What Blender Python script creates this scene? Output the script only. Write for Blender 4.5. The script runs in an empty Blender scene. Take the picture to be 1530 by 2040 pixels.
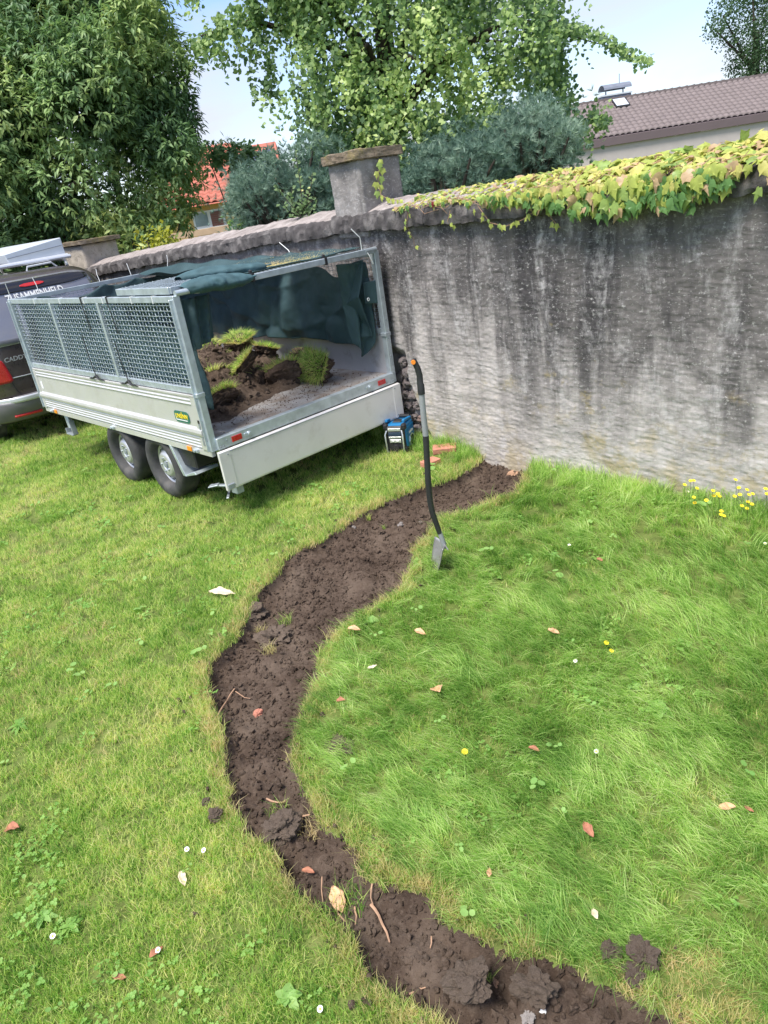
import bpy, bmesh, math, random
import numpy as np
from mathutils import Vector, Matrix, Euler
random.seed(7); RNG=np.random.default_rng(7)
R=math.radians
scene=bpy.context.scene; COL=scene.collection

# ------------------------------------------------------------------ camera
FPX,PITCH,ROLL,CAMH=1421.3,.4162,-.1574,2.003
_f=np.array([0,math.cos(PITCH),-math.sin(PITCH)]); _r=np.array([1.,0,0]); _u=np.cross(_r,_f)
_c,_s=math.cos(ROLL),math.sin(ROLL); _rt=_c*_r+_s*_u; _up=-_s*_r+_c*_u
CAM=np.array([0,0,CAMH])
cd=bpy.data.cameras.new('camera'); cam=bpy.data.objects.new('camera',cd); COL.objects.link(cam)
cd.sensor_fit='VERTICAL'; cd.sensor_height=24; cd.lens=24*FPX/2040; cd.clip_end=3000; cd.clip_start=.05
cam.matrix_world=Matrix(((_rt[0],_up[0],-_f[0],CAM[0]),(_rt[1],_up[1],-_f[1],CAM[1]),(_rt[2],_up[2],-_f[2],CAM[2]),(0,0,0,1)))
scene.camera=cam
scene.render.resolution_x=768; scene.render.resolution_y=1024
scene.render.engine='CYCLES'
# ------------------------------------------------------------------ world and sun
SUN_EL,SUN_AZ=R(63),R(222)      # azimuth clockwise from +Y : light comes from behind left
w=bpy.data.worlds.new('World'); scene.world=w; w.use_nodes=True
nt=w.node_tree; nt.nodes.clear()
wo=nt.nodes.new('ShaderNodeOutputWorld'); bg=nt.nodes.new('ShaderNodeBackground'); bg.inputs[1].default_value=.135
sky=nt.nodes.new('ShaderNodeTexSky'); sky.sky_type='NISHITA'; sky.sun_disc=False; sky.sun_elevation=SUN_EL; sky.sun_rotation=SUN_AZ
sky.air_density=1.0; sky.dust_density=.6; sky.ozone_density=1.0
tc=nt.nodes.new('ShaderNodeTexCoord'); mp=nt.nodes.new('ShaderNodeMapping'); mp.inputs['Scale'].default_value=(1.2,1.2,3.2); mp.inputs['Location'].default_value=(.35,.1,.2)
nz=nt.nodes.new('ShaderNodeTexNoise'); nz.inputs['Scale'].default_value=2.3; nz.inputs['Detail'].default_value=7; nz.inputs['Roughness'].default_value=.55; nz.inputs['Distortion'].default_value=.3
cr=nt.nodes.new('ShaderNodeValToRGB'); cr.color_ramp.elements[0].position=.40; cr.color_ramp.elements[1].position=.60
cr.color_ramp.elements[0].color=(.0,.0,.0,1); cr.color_ramp.elements[1].color=(.80,.80,.80,1)
mx=nt.nodes.new('ShaderNodeMix'); mx.data_type='RGBA'; mx.inputs[7].default_value=(3.1,3.12,3.45,1)
nt.links.new(tc.outputs['Generated'],mp.inputs[0]); nt.links.new(mp.outputs[0],nz.inputs[0]); nt.links.new(nz.outputs[0],cr.inputs[0])
nt.links.new(cr.outputs[0],mx.inputs[0]); tn=nt.nodes.new('ShaderNodeMix');tn.data_type='RGBA';tn.blend_type='MULTIPLY';tn.inputs[0].default_value=1;tn.inputs[7].default_value=(.80,.82,.93,1);nt.links.new(sky.outputs[0],tn.inputs[6]);nt.links.new(tn.outputs[2],mx.inputs[6]); nt.links.new(mx.outputs[2],bg.inputs[0]); nt.links.new(bg.outputs[0],wo.inputs[0])
sd=bpy.data.lights.new('sun','SUN'); sd.energy=3.3; sd.angle=R(20); sd.color=(1,.95,.87)
so=bpy.data.objects.new('sun',sd); COL.objects.link(so)
sdir=Vector((math.sin(SUN_AZ)*math.cos(SUN_EL),math.cos(SUN_AZ)*math.cos(SUN_EL),math.sin(SUN_EL)))
so.rotation_euler=sdir.to_track_quat('Z','Y').to_euler(); so.location=(0,0,30)
scene.view_settings.view_transform='Standard'; scene.view_settings.look='None'; scene.view_settings.exposure=1.02; scene.view_settings.gamma=1
scene.view_settings.use_curve_mapping=False

# ------------------------------------------------------------------ geometry helpers
def ray(px,py): return _f+_rt*(px-765)/FPX-_up*(py-1020)/FPX
def at(px,py,Y): d=ray(px,py); return CAM+d*(Y/d[1])
def gz(px,py,z=0.): d=ray(px,py); return CAM+d*((z-CAMH)/d[2])
def proj(P):
    d=np.asarray(P,float)-CAM; z=d@_f
    z=np.where(np.abs(z)<1e-6,1e-6,z)
    return 765+FPX*(d@_rt)/z, 1020-FPX*(d@_up)/z, z
def hsh(i,j,s):
    n=(i.astype(np.int64)*374761393+j.astype(np.int64)*668265263+int(s)*1274126177)&0xffffffff
    n=((n^(n>>13))*1103515245)&0xffffffff; n=((n^(n>>15))*2654435761)&0xffffffff
    return ((n^(n>>16))&0xffffff)/float(0x1000000)
def vn(x,y,s=0):
    i=np.floor(x);j=np.floor(y);fx=x-i;fy=y-j;fx=fx*fx*(3-2*fx);fy=fy*fy*(3-2*fy)
    a=hsh(i,j,s);b=hsh(i+1,j,s);c=hsh(i,j+1,s);d=hsh(i+1,j+1,s)
    return (a+(b-a)*fx)*(1-fy)+(c+(d-c)*fx)*fy
def fbm(x,y,o=4,s=0,g=.5):
    t=0;a=1;n=0
    for k in range(o): t=t+a*(vn(x*2**k+k*7.3,y*2**k-k*3.1,s+k)-.5);n+=a;a*=g
    return t/n*2
def worley(x,y,s=0):
    i=np.floor(x);j=np.floor(y);F1=np.full(x.shape,9.);F2=np.full(x.shape,9.);ID=np.zeros(x.shape)
    for a in (-1,0,1):
        for b in (-1,0,1):
            ci=i+a;cj=j+b;d=np.hypot(ci+hsh(ci,cj,s)-x,cj+hsh(ci,cj,s+9)-y)
            h=hsh(ci,cj,s+17);ID=np.where(d<F1,h,ID)
            F2=np.where(d<F1,F1,np.minimum(F2,d));F1=np.minimum(F1,d)
    return F1,F2,ID
def sstep(a,b,x): t=np.clip((x-a)/(b-a),0,1); return t*t*(3-2*t)

def tag(o,label=None,cat=None,group=None,kind=None):
    if label: o['label']=label
    if cat: o['category']=cat
    if group: o['group']=group
    if kind: o['kind']=kind
    return o
def empty(name,loc=(0,0,0),rz=0,label=None,cat=None,group=None,parent=None):
    o=bpy.data.objects.new(name,None); COL.objects.link(o); o.location=loc; o.rotation_euler=(0,0,rz); o.empty_display_size=.1
    if parent: o.parent=parent
    return tag(o,label,cat,group)
def link(name,me,mats=None,parent=None,smooth=False):
    o=bpy.data.objects.new(name,me); COL.objects.link(o)
    if mats is not None and len(me.materials)==0:
        for m in (mats if isinstance(mats,(list,tuple)) else [mats]): me.materials.append(m)
    if parent: o.parent=parent
    if smooth and len(me.polygons): me.polygons.foreach_set('use_smooth',[True]*len(me.polygons))
    return o
def fastmesh(name,V,F,attr=None,matidx=None):
    """V (n,3), F (m,k) with uniform k"""
    V=np.ascontiguousarray(V,dtype=np.float32);F=np.ascontiguousarray(F,dtype=np.int32)
    me=bpy.data.meshes.new(name); me.vertices.add(len(V)); me.vertices.foreach_set('co',V.ravel())
    m,k=F.shape; me.loops.add(m*k); me.loops.foreach_set('vertex_index',F.ravel())
    me.polygons.add(m); me.polygons.foreach_set('loop_start',np.arange(0,m*k,k,dtype=np.int32))
    try: me.polygons.foreach_set('loop_total',np.full(m,k,dtype=np.int32))
    except Exception: pass
    if matidx is not None: me.polygons.foreach_set('material_index',np.asarray(matidx,dtype=np.int32))
    if attr is not None:
        a=me.attributes.new('tint','FLOAT','POINT'); a.data.foreach_set('value',np.asarray(attr,dtype=np.float32))
    me.update(calc_edges=True); return me
def gridmesh(name,P,mask=None,**k):
    """P (a,b,3)"""
    a,b,_=P.shape; idx=np.arange(a*b).reshape(a,b)
    F=np.stack([idx[:-1,:-1],idx[1:,:-1],idx[1:,1:],idx[:-1,1:]],-1).reshape(-1,4)
    V=P.reshape(-1,3)
    if mask is not None:
        F=F[mask.reshape(-1)]; used=np.zeros(len(V),bool); used[F.ravel()]=True; re=np.cumsum(used)-1; F=re[F]; V=V[used]
    return fastmesh(name,V,F,**k)

class MB:
    def __init__(s): s.v=[];s.f=[];s.m=[];s.mi=0
    def add(s,vs,fs):
        b=len(s.v); s.v+= [tuple(v) for v in vs]; s.f+=[tuple(i+b for i in f) for f in fs]; s.m+=[s.mi]*len(fs)
    def box(s,x0,x1,y0,y1,z0,z1,M=None):
        vs=[(x,y,z) for z in (z0,z1) for y in (y0,y1) for x in (x0,x1)]
        if M is not None: vs=[tuple(M@Vector(v)) for v in vs]
        s.add(vs,[(0,2,3,1),(4,5,7,6),(0,1,5,4),(2,6,7,3),(0,4,6,2),(1,3,7,5)])
    def bar(s,p0,p1,w,h,up=(0,0,1)):
        p0=Vector(p0);p1=Vector(p1);d=(p1-p0).normalized();x=d.cross(Vector(up))
        if x.length<1e-4:x=d.cross(Vector((1,0,0)))
        x.normalize();z=x.cross(d)
        vs=[p+x*a*w/2+z*b*h/2 for p in (p0,p1) for a,b in((-1,-1),(1,-1),(1,1),(-1,1))]
        s.add(vs,[(3,2,1,0),(4,5,6,7),(0,1,5,4),(1,2,6,5),(2,3,7,6),(3,0,4,7)])
    def tube(s,path,r,n=8,cap=True):
        P=[Vector(p) for p in path];rs=r if isinstance(r,(list,tuple)) else [r]*len(P)
        x=None;vs=[]
        for i,p in enumerate(P):
            d=(P[min(i+1,len(P)-1)]-P[max(i-1,0)]).normalized()
            if x is None: x=d.orthogonal().normalized()
            x=(x-d*x.dot(d)).normalized();y=d.cross(x)
            vs+=[p+(x*math.cos(2*math.pi*k/n)+y*math.sin(2*math.pi*k/n))*rs[i] for k in range(n)]
        fs=[(i*n+k,i*n+(k+1)%n,(i+1)*n+(k+1)%n,(i+1)*n+k) for i in range(len(P)-1) for k in range(n)]
        if cap: fs+=[tuple(range(n-1,-1,-1)),tuple(range((len(P)-1)*n,len(P)*n))]
        s.add(vs,fs)
    def lathe(s,prof,c,axis='x',n=32,cap=False):
        vs=[];c=Vector(c)
        for a,r in prof:
            for k in range(n):
                t=2*math.pi*k/n;u,v_=r*math.cos(t),r*math.sin(t)
                vs.append(c+Vector({'x':(a,u,v_),'y':(u,a,v_),'z':(u,v_,a)}[axis]))
        fs=[(i*n+k,i*n+(k+1)%n,(i+1)*n+(k+1)%n,(i+1)*n+k) for i in range(len(prof)-1) for k in range(n)]
        if cap: fs+=[tuple(range(n-1,-1,-1)),tuple(range((len(prof)-1)*n,len(prof)*n))]
        s.add(vs,fs)
    def prism(s,poly,d0,d1,axis='y'):
        n=len(poly)
        def mk(a,b,d): return {'y':(a,d,b),'x':(d,a,b),'z':(a,b,d)}[axis]
        vs=[mk(a,b,d0) for a,b in poly]+[mk(a,b,d1) for a,b in poly]
        s.add(vs,[tuple(range(n-1,-1,-1)),tuple(range(n,2*n))]+[(k,(k+1)%n,n+(k+1)%n,n+k) for k in range(n)])
    def build(s,name,mats,parent=None,bevel=0,smooth=False,seg=1):
        me=bpy.data.meshes.new(name); me.from_pydata(s.v,[],s.f)
        bm=bmesh.new();bm.from_mesh(me);bmesh.ops.recalc_face_normals(bm,faces=bm.faces);bm.to_mesh(me);bm.free()
        if any(s.m): me.polygons.foreach_set('material_index',s.m)
        o=link(name,me,mats,parent,False)
        if bevel: 
            b=o.modifiers.new('bevel','BEVEL');b.width=bevel;b.segments=seg;b.limit_method='ANGLE'
        if smooth:
            me.polygons.foreach_set('use_smooth',[True]*len(me.polygons))
            try: me.set_sharp_from_angle(angle=R(38))
            except Exception: pass
        return o
def text_mesh(name,txt,size,M,mat,parent=None,depth=.002,shear=0,sx=1):
    cu=bpy.data.curves.new(name,'FONT');cu.body=txt;cu.size=size;cu.extrude=depth;cu.align_x='CENTER';cu.align_y='CENTER';cu.shear=shear;cu.offset=size*.012
    cu.resolution_u=3
    t=bpy.data.objects.new('tmp',cu);COL.objects.link(t);bpy.context.view_layer.update()
    dg=bpy.context.evaluated_depsgraph_get();me=bpy.data.meshes.new_from_object(t.evaluated_get(dg));bpy.data.objects.remove(t)
    me.name=name;me.transform(Matrix.Diagonal((sx,1,1,1)));me.transform(M);me.materials.clear()
    return link(name,me,mat,parent)

# ------------------------------------------------------------------ material helpers
class NT:
    def __init__(s,name):
        s.m=bpy.data.materials.new(name);s.m.use_nodes=True;s.t=s.m.node_tree;s.b=s.t.nodes['Principled BSDF'];s.o=s.t.nodes['Material Output']
    def n(s,t,**k):
        x=s.t.nodes.new(t)
        for a,b in k.items():
            if hasattr(x,a) and a not in('inputs',): setattr(x,a,b)
            else: x.inputs[a].default_value=b
        return x
    def l(s,a,b): s.t.links.new(a,b)
    def coord(s,kind='Object',scale=(1,1,1),rot=(0,0,0)):
        c=s.n('ShaderNodeTexCoord');m=s.n('ShaderNodeMapping');m.inputs['Scale'].default_value=scale;m.inputs['Rotation'].default_value=rot
        s.l(c.outputs[kind],m.inputs[0]);return m.outputs[0]
    def world(s,scale=(1,1,1)):
        c=s.n('ShaderNodeNewGeometry');m=s.n('ShaderNodeMapping');m.inputs['Scale'].default_value=scale
        s.l(c.outputs['Position'],m.inputs[0]);return m.outputs[0]
    def noise(s,vec,scale=5,detail=5,rough=.55,dist=0):
        x=s.n('ShaderNodeTexNoise');x.inputs['Scale'].default_value=scale;x.inputs['Detail'].default_value=detail;x.inputs['Roughness'].default_value=rough;x.inputs['Distortion'].default_value=dist
        if vec is not None:s.l(vec,x.inputs['Vector'])
        return x.outputs[0]
    def ramp(s,fac,stops,interp='LINEAR'):
        x=s.n('ShaderNodeValToRGB');r=x.color_ramp;r.interpolation=interp
        while len(r.elements)<len(stops):r.elements.new(.5)
        for e,(p,c) in zip(r.elements,stops):
            e.position=p;e.color=(*(c if isinstance(c,(tuple,list)) else (c,c,c)),1)
        s.l(fac,x.inputs[0]);return x.outputs[0]
    def mix(s,fac,a,b,mode='MIX'):
        x=s.n('ShaderNodeMix');x.data_type='RGBA';x.blend_type=mode
        for i,v in((0,fac),(6,a),(7,b)):
            if hasattr(v,'links'):s.l(v,x.inputs[i])
            else:x.inputs[i].default_value=v if i==0 else (*v,1)
        return x.outputs[2]
    def math(s,op,a,b=0.):
        x=s.n('ShaderNodeMath');x.operation=op
        for i,v in((0,a),(1,b)):
            if hasattr(v,'links'):s.l(v,x.inputs[i])
            else:x.inputs[i].default_value=v
        return x.outputs[0]
    def bump(s,h,strength=.3,dist=.01,prev=None):
        x=s.n('ShaderNodeBump');x.inputs['Strength'].default_value=strength;x.inputs['Distance'].default_value=dist;s.l(h,x.inputs['Height'])
        if prev is not None:s.l(prev,x.inputs['Normal'])
        s.l(x.outputs[0],s.b.inputs['Normal']);return x.outputs[0]
    def set(s,**k):
        for a,v in k.items():
            i={'base':'Base Color','rough':'Roughness','metal':'Metallic','spec':'Specular IOR Level','alpha':'Alpha','coat':'Coat Weight','trans':'Transmission Weight','ior':'IOR','sheen':'Sheen Weight','emit':'Emission Color','estr':'Emission Strength'}[a]
            if hasattr(v,'links'):s.l(v,s.b.inputs[i])
            elif isinstance(v,(tuple,list)):s.b.inputs[i].default_value=(*v,1)
            else:s.b.inputs[i].default_value=v
        return s
def simple(name,c,rough=.5,metal=0,var=.12,scale=8,bump=0,bscale=60,spec=.5,coat=0,dirt=None):
    n=NT(name);v=n.coord('Object');f=n.noise(v,scale,5)
    lo=tuple(x*(1-var) for x in c);hi=tuple(min(1,x*(1+var)) for x in c)
    col=n.ramp(f,[(.3,lo),(.7,hi)])
    if dirt:
        g=n.noise(v,dirt[1],6,.65);col=n.mix(n.ramp(g,[(dirt[2],0),(dirt[2]+.18,dirt[3])]),col,dirt[0])
    rr=n.ramp(n.noise(v,scale*3,3),[(.3,max(0,rough-.08)),(.7,min(1,rough+.08))])
    n.set(base=col,rough=rr,metal=metal,spec=spec,coat=coat)
    if bump:n.bump(n.noise(v,bscale,4),bump,.004)
    return n.m
def leafmat(name,stops,nscale=1.2,transl=.35,rough=.45,spec=.4,objrand=.5,fine=9,tw=.28):
    """foliage: colour from a mix of position noise, per-leaf tint; some light comes through"""
    n=NT(name);p=n.world();a=n.n('ShaderNodeAttribute');a.attribute_name='tint'
    oi=n.n('ShaderNodeObjectInfo')
    f=n.math('MULTIPLY',n.noise(p,nscale,3),1.0)
    f=n.math('ADD',f,n.math('MULTIPLY',n.noise(p,fine,2),.45))
    f=n.math('ADD',f,n.math('MULTIPLY',a.outputs['Fac'],tw))
    f=n.math('ADD',f,n.math('MULTIPLY',oi.outputs['Random'],.30*objrand))
    f=n.math('SUBTRACT',f,.725-.5+tw/2+.15*objrand)
    col=n.ramp(f,stops);n.set(base=col,rough=rough,spec=spec)
    tr=n.n('ShaderNodeBsdfTranslucent');n.l(n.mix(.5,col,(.30,.42,.04),'MIX') if False else col,tr.inputs[0])
    br=n.n('ShaderNodeHueSaturation');br.inputs['Value'].default_value=1.5;br.inputs['Saturation'].default_value=1.1;n.l(col,br.inputs['Color']);n.l(br.outputs[0],tr.inputs[0])
    ms=n.n('ShaderNodeMixShader');ms.inputs[0].default_value=transl;n.l(n.b.outputs[0],ms.inputs[1]);n.l(tr.outputs[0],ms.inputs[2]);n.l(ms.outputs[0],n.o.inputs[0])
    return n.m

M={}
# ---- lawn soil base
n=NT('lawn_ground');p=n.world();f=n.noise(p,9,6,.7);n.set(base=n.ramp(f,[(.3,(.06,.075,.022)),(.55,(.13,.17,.045)),(.75,(.20,.20,.075))]),rough=.9,spec=.1);n.bump(n.noise(p,120,4),.6,.01);M['lawn']=n.m
# ---- dug soil
n=NT('dug_soil');p=n.world();f=n.noise(p,5,5,.6);f2=n.noise(p,60,5,.7)
col=n.ramp(f,[(.3,(.050,.034,.025)),(.55,(.085,.060,.045)),(.75,(.135,.100,.076))])
col=n.mix(n.ramp(n.noise(p,2.6,5,.65),[(.50,0.),(.68,.55)]),col,(.17,.13,.10));col=n.mix(n.ramp(f2,[(.48,0.),(.72,.6)]),col,(.165,.125,.098));n.set(base=col,rough=.92,spec=.15)
h=n.math('ADD',n.noise(p,90,6,.75),n.math('MULTIPLY',n.noise(p,300,3,.6),.5));n.bump(h,.9,.008);M['soil']=n.m
# ---- wall render, bottom to top in object Z, along object X
def wallmat(name,dark=1.,top=1.75,tone=(.45,.415,.40),x0=-1.5,x1=2.5,lich=True):
    n=NT(name);c=n.n('ShaderNodeTexCoord');sep=n.n('ShaderNodeSeparateXYZ');n.l(c.outputs['Object'],sep.inputs[0])
    def mp(sc,loc=(0,0,0)):
        m=n.n('ShaderNodeMapping');m.inputs['Scale'].default_value=sc;m.inputs['Location'].default_value=loc;n.l(c.outputs['Object'],m.inputs[0]);return m.outputs[0]
    z=n.math('DIVIDE',sep.outputs[2],top)
    base=n.ramp(n.noise(mp((1,1,1)),3.2,6,.65),[(.28,tuple(t*.72 for t in tone)),(.5,tone),(.72,tuple(min(1,t*1.3) for t in tone))])
    # broad dark weathering, heavier to the top and right
    xr=n.n('ShaderNodeMapRange');xr.inputs['From Min'].default_value=x0;xr.inputs['From Max'].default_value=x1;n.l(sep.outputs[0],xr.inputs[0])
    wz=n.math('ADD',n.math('MULTIPLY',z,.66),n.math('MULTIPLY',xr.outputs[0],.30))
    w1=n.math('ADD',wz,n.math('MULTIPLY',n.noise(mp((1.6,1,.75)),2.2,6,.65,.4),.75))
    broad=n.ramp(w1,[(.72,0.),(.92,.5),(1.12,.93*dark)])
    col=n.mix(broad,base,(.125,.115,.113))
    # vertical runs
    st=n.noise(mp((1.9,1,.26)),1.5,7,.66,.3);st2=n.noise(mp((9,1,.8),(3,0,1)),1.2,6,.7,.4)
    run=n.math('MULTIPLY',n.ramp(st,[(.45,0.),(.60,1.)]),n.ramp(n.math('ADD',z,n.math('MULTIPLY',n.noise(mp((4,1,1)),2.,3),.7)),[(.36,0.),(.90,1.)]))
    col=n.mix(n.math('MULTIPLY',run,.85*dark),col,(.050,.047,.050))
    col=n.mix(n.math('MULTIPLY',n.ramp(st2,[(.56,0.),(.70,1.)]),n.math('MULTIPLY',run,.35)),col,(.03,.03,.03))
    pale=n.noise(mp((3.2,1,1.1),(11,0,4)),1.6,8,.74,.4)
    col=n.mix(n.math('MULTIPLY',n.ramp(pale,[(.50,0.),(.66,.62)]),n.ramp(n.noise(mp((1,1,1),(5,5,5)),14,5,.75),[(.40,0.),(.56,1.)])),col,(.56,.54,.54))
    # pale crumbly spots
    sp=n.noise(mp((1,1,1.6),(2,2,2)),34,5,.8);col=n.mix(n.ramp(sp,[(.56,0.),(.66,.7)]),col,(.55,.53,.52))
    ds=n.noise(mp((1,1,1.6),(7,1,2)),27,5,.8);col=n.mix(n.ramp(ds,[(.58,0.),(.72,.55)]),col,(.09,.083,.08))
    if lich:
        li=n.math('ADD',n.noise(mp((1,1,1.2),(9,2,1)),5.5,6,.7),n.math('MULTIPLY',z,-.42))
        lx=n.noise(mp((1,1,1),(0,0,8)),1.4,3,.5)
        col=n.mix(n.math('MULTIPLY',n.ramp(li,[(.40,0.),(.52,.55)]),n.ramp(lx,[(.40,.1),(.6,1.)])),col,(.34,.265,.09))
    # horizontal trowel fibres
    wv=n.n('ShaderNodeMapping');wv.inputs['Scale'].default_value=(4.2,4.2,44);nd=n.noise(mp((1,1,1)),2.5,3)
    add=n.n('ShaderNodeVectorMath');add.operation='MULTIPLY_ADD';cmb=n.n('ShaderNodeCombineXYZ');n.l(nd,cmb.inputs[2])
    n.l(cmb.outputs[0],add.inputs[0]);add.inputs[1].default_value=(0,0,.11);n.l(c.outputs['Object'],add.inputs[2]);n.l(add.outputs[0],wv.inputs[0])
    fib=n.noise(wv.outputs[0],1.6,6,.68,.35)
    col=n.mix(n.ramp(fib,[(.28,.7),(.36,.15),(.42,0.)]),col,(.06,.053,.05));col=n.mix(n.ramp(fib,[(.58,0.),(.70,.25)]),col,(.58,.55,.53))
    n.set(base=col,rough=.93,spec=.12)
    h=n.math('ADD',n.math('MULTIPLY',fib,.9),n.math('MULTIPLY',n.noise(mp((1,1,1.4)),60,6,.8),1.4));n.bump(h,.45,.008)
    return n.m
M['wall']=wallmat('weathered_render',1.)
M['wall_left']=wallmat('weathered_render_left',.75,1.7,(.40,.36,.34),-6,2,False)
# coping
def stonemat(name,a,b,c_,lich=(.25,.2,.1),ls=.0,sc=9):
    n=NT(name);v=n.coord('Object');col=n.ramp(n.noise(v,sc,7,.7),[(.28,a),(.5,b),(.72,c_)])
    col=n.mix(n.ramp(n.noise(v,sc*4,5,.7),[(.52,0.),(.7,.7)]),col,tuple(x*.4 for x in a))
    if ls:col=n.mix(n.ramp(n.noise(v,sc*.6,5,.7),[(.5,0.),(.62,ls)]),col,lich)
    n.set(base=col,rough=.94,spec=.1);n.bump(n.noise(v,sc*7,6,.75),.8,.012);return n.m
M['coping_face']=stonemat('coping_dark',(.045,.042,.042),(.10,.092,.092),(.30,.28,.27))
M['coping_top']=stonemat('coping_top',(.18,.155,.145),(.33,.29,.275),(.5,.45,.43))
M['cap']=stonemat('pillar_cap_stone',(.10,.08,.06),(.22,.175,.13),(.36,.30,.24),(.30,.24,.08),.5)
M['pillar']=wallmat('pillar_render',.4,3.6,(.30,.28,.27),-4,6,False)
M['pillar_far']=stonemat('far_pillar_render',(.36,.32,.27),(.46,.41,.35),(.55,.49,.42))
M['rubble']=stonemat('rubble_stone',(.12,.10,.10),(.21,.18,.175),(.32,.28,.27),sc=14)
M['rubble_red']=stonemat('reddish_rubble_stone',(.16,.11,.10),(.28,.20,.18),(.38,.3,.28),sc=12)

# metals etc
M['galv']=simple('galvanised_steel',(.48,.54,.58),.42,.55,.18,14,.15,40)
M['galv_dark']=simple('galvanised_steel_dull',(.33,.37,.40),.5,.5,.2,14)
M['alu']=simple('anodised_aluminium',(.63,.62,.61),.38,.40,.06,3,0,dirt=((.42,.39,.35),6,.52,.4))
M['alu_gate']=simple('aluminium_tailgate',(.74,.72,.72),.42,.25,.05,3,0,dirt=((.50,.46,.42),5,.54,.45))
M['alu_in']=simple('aluminium_inside',(.56,.57,.60),.40,.5,.08,3,0,dirt=((.16,.13,.11),7,.55,.5))
M['floor']=simple('load_floor_coating',(.40,.38,.365),.6,.1,.12,5,.3,80,dirt=((.24,.185,.145),6,.40,.85))
M['rubber']=simple('tyre_rubber',(.045,.045,.047),.8,0,.3,12,.3,60,dirt=((.13,.12,.11),9,.5,.5))
M['black']=simple('black_plastic',(.018,.018,.020),.5,0,.2,20)
M['rim']=simple('silver_wheel_paint',(.55,.56,.58),.35,.55,.06,9)
M['wood']=simple('wood',(.3,.2,.1),.7)
M['amber']=simple('amber_reflector',(.85,.28,.02),.25,0,.05,9,coat=.6)
M['red']=simple('red_reflector',(.45,.012,.015),.25,0,.1,30,coat=.6)
M['white']=simple('white_print',(.75,.76,.76),.5,0,.04,9)
M['badge_green']=simple('badge_green',(.03,.14,.10),.4,0,.05,9)
M['badge_yellow']=simple('badge_yellow',(.80,.62,.03),.4,0,.05,9)
M['zip']=simple('cable_tie_plastic',(.72,.73,.72),.4,0,.05,9)
# net cloth
n=NT('green_shade_net');v=n.coord('Object');f=n.noise(v,3,6,.6);col=n.ramp(f,[(.3,(.026,.058,.066)),(.7,(.052,.10,.112))])
col=n.mix(n.ramp(n.noise(v,11,6,.7),[(.58,0.),(.8,.35)]),col,(.12,.15,.14))
n.set(base=col,rough=.6,spec=.35);wv=n.noise(n.coord('Object',(1,1,1)),350,2);n.bump(n.math('ADD',wv,n.math('MULTIPLY',n.noise(v,16,5,.6,1.),2.)),.45,.006);M['net']=n.m
n=NT('green_net_top');v=n.coord('Object');f=n.noise(v,5,6,.6);col=n.ramp(f,[(.3,(.035,.072,.080)),(.7,(.07,.125,.135))])
n.set(base=col,rough=.7,spec=.3);n.bump(n.noise(v,300,2),.5,.004);M['net_top']=n.m
M['net_roll']=simple('bundled_net',(.05,.10,.115),.75,0,.3,9,.5,220,spec=.25)
for k_,f_ in(('net_top',.33),('net',.08)):
    t_=M[k_].node_tree;a_=t_.nodes.new('ShaderNodeMixShader');b_=t_.nodes.new('ShaderNodeBsdfTransparent');a_.inputs[0].default_value=f_;t_.links.new(t_.nodes['Principled BSDF'].outputs[0],a_.inputs[1]);t_.links.new(b_.outputs[0],a_.inputs[2]);t_.links.new(a_.outputs[0],t_.nodes['Material Output'].inputs[0])
M['blue']=simple('blue_plastic',(.008,.16,.38),.42,0,.1,10,dirt=((.10,.13,.15),14,.6,.4))
M['chrome']=simple('silver_plastic',(.55,.57,.58),.3,.6,.05,9)
M['screen']=simple('display_glass',(.03,.05,.09),.15,0,.1,9)
M['vanpaint']=simple('brown_metallic_paint',(.085,.068,.062),.32,.5,.06,4,coat=.8,dirt=((.17,.155,.14),6,.55,.25))
M['vanplastic']=simple('painted_bumper',(.16,.155,.165),.5,.2,.1,6)
M['glass_dark']=simple('tinted_rear_glass',(.17,.17,.20),.08,.0,.05,4,spec=1.0,coat=1.)
M['glass_black']=simple('black_glass',(.015,.014,.017),.1,0,.05,4,spec=.8)
M['rack']=simple('rack_aluminium',(.66,.68,.72),.35,.45,.05,5)
M['rackbox']=simple('grey_white_sheet',(.56,.60,.66),.4,.1,.05,5)
M['spade_grey']=simple('spade_grey_shaft',(.30,.31,.33),.38,.2,.06,8)
M['spade_black']=simple('spade_black_grip',(.02,.021,.022),.55,0,.2,14,.2,90)
M['orange']=simple('orange_plastic',(.85,.26,.03),.4,0,.05,9)
M['blade']=simple('worn_steel_blade',(.35,.34,.34),.42,.6,.15,18,dirt=((.10,.07,.055),16,.52,.9))
M['brick']=simple('terracotta_brick',(.48,.20,.14),.9,0,.2,25,.5,70)
M['bark']=simple('bark',(.05,.038,.028),.95,0,.4,8,.8,30)
M['root']=simple('pale_root',(.36,.22,.14),.8,0,.3,30)
M['twig']=simple('dry_twig',(.28,.2,.12),.8,0,.3,30)
M['soil_dry']=simple('dry_soil_clod',(.15,.115,.09),.95,0,.35,30,1.,110,spec=.1)
M['stone_pale']=simple('pale_pebble',(.24,.215,.20),.8,0,.25,25,.4,50)
M['dryleaf']=simple('dry_leaf_tan',(.55,.32,.18),.7,0,.3,40,.3,60)
M['dryleaf_pale']=simple('dry_leaf_pale',(.62,.52,.36),.7,0,.25,40,.3,60)
M['dryleaf_brown']=simple('dry_leaf_brown',(.34,.14,.08),.7,0,.3,40,.3,60)
M['petal_yellow']=simple('yellow_petals',(.85,.65,.02),.6,0,.08,30)
M['petal_white']=simple('white_petals',(.8,.8,.78),.6,0,.05,30)
M['stem']=simple('green_stem',(.08,.13,.03),.6,0,.2,30)
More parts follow.
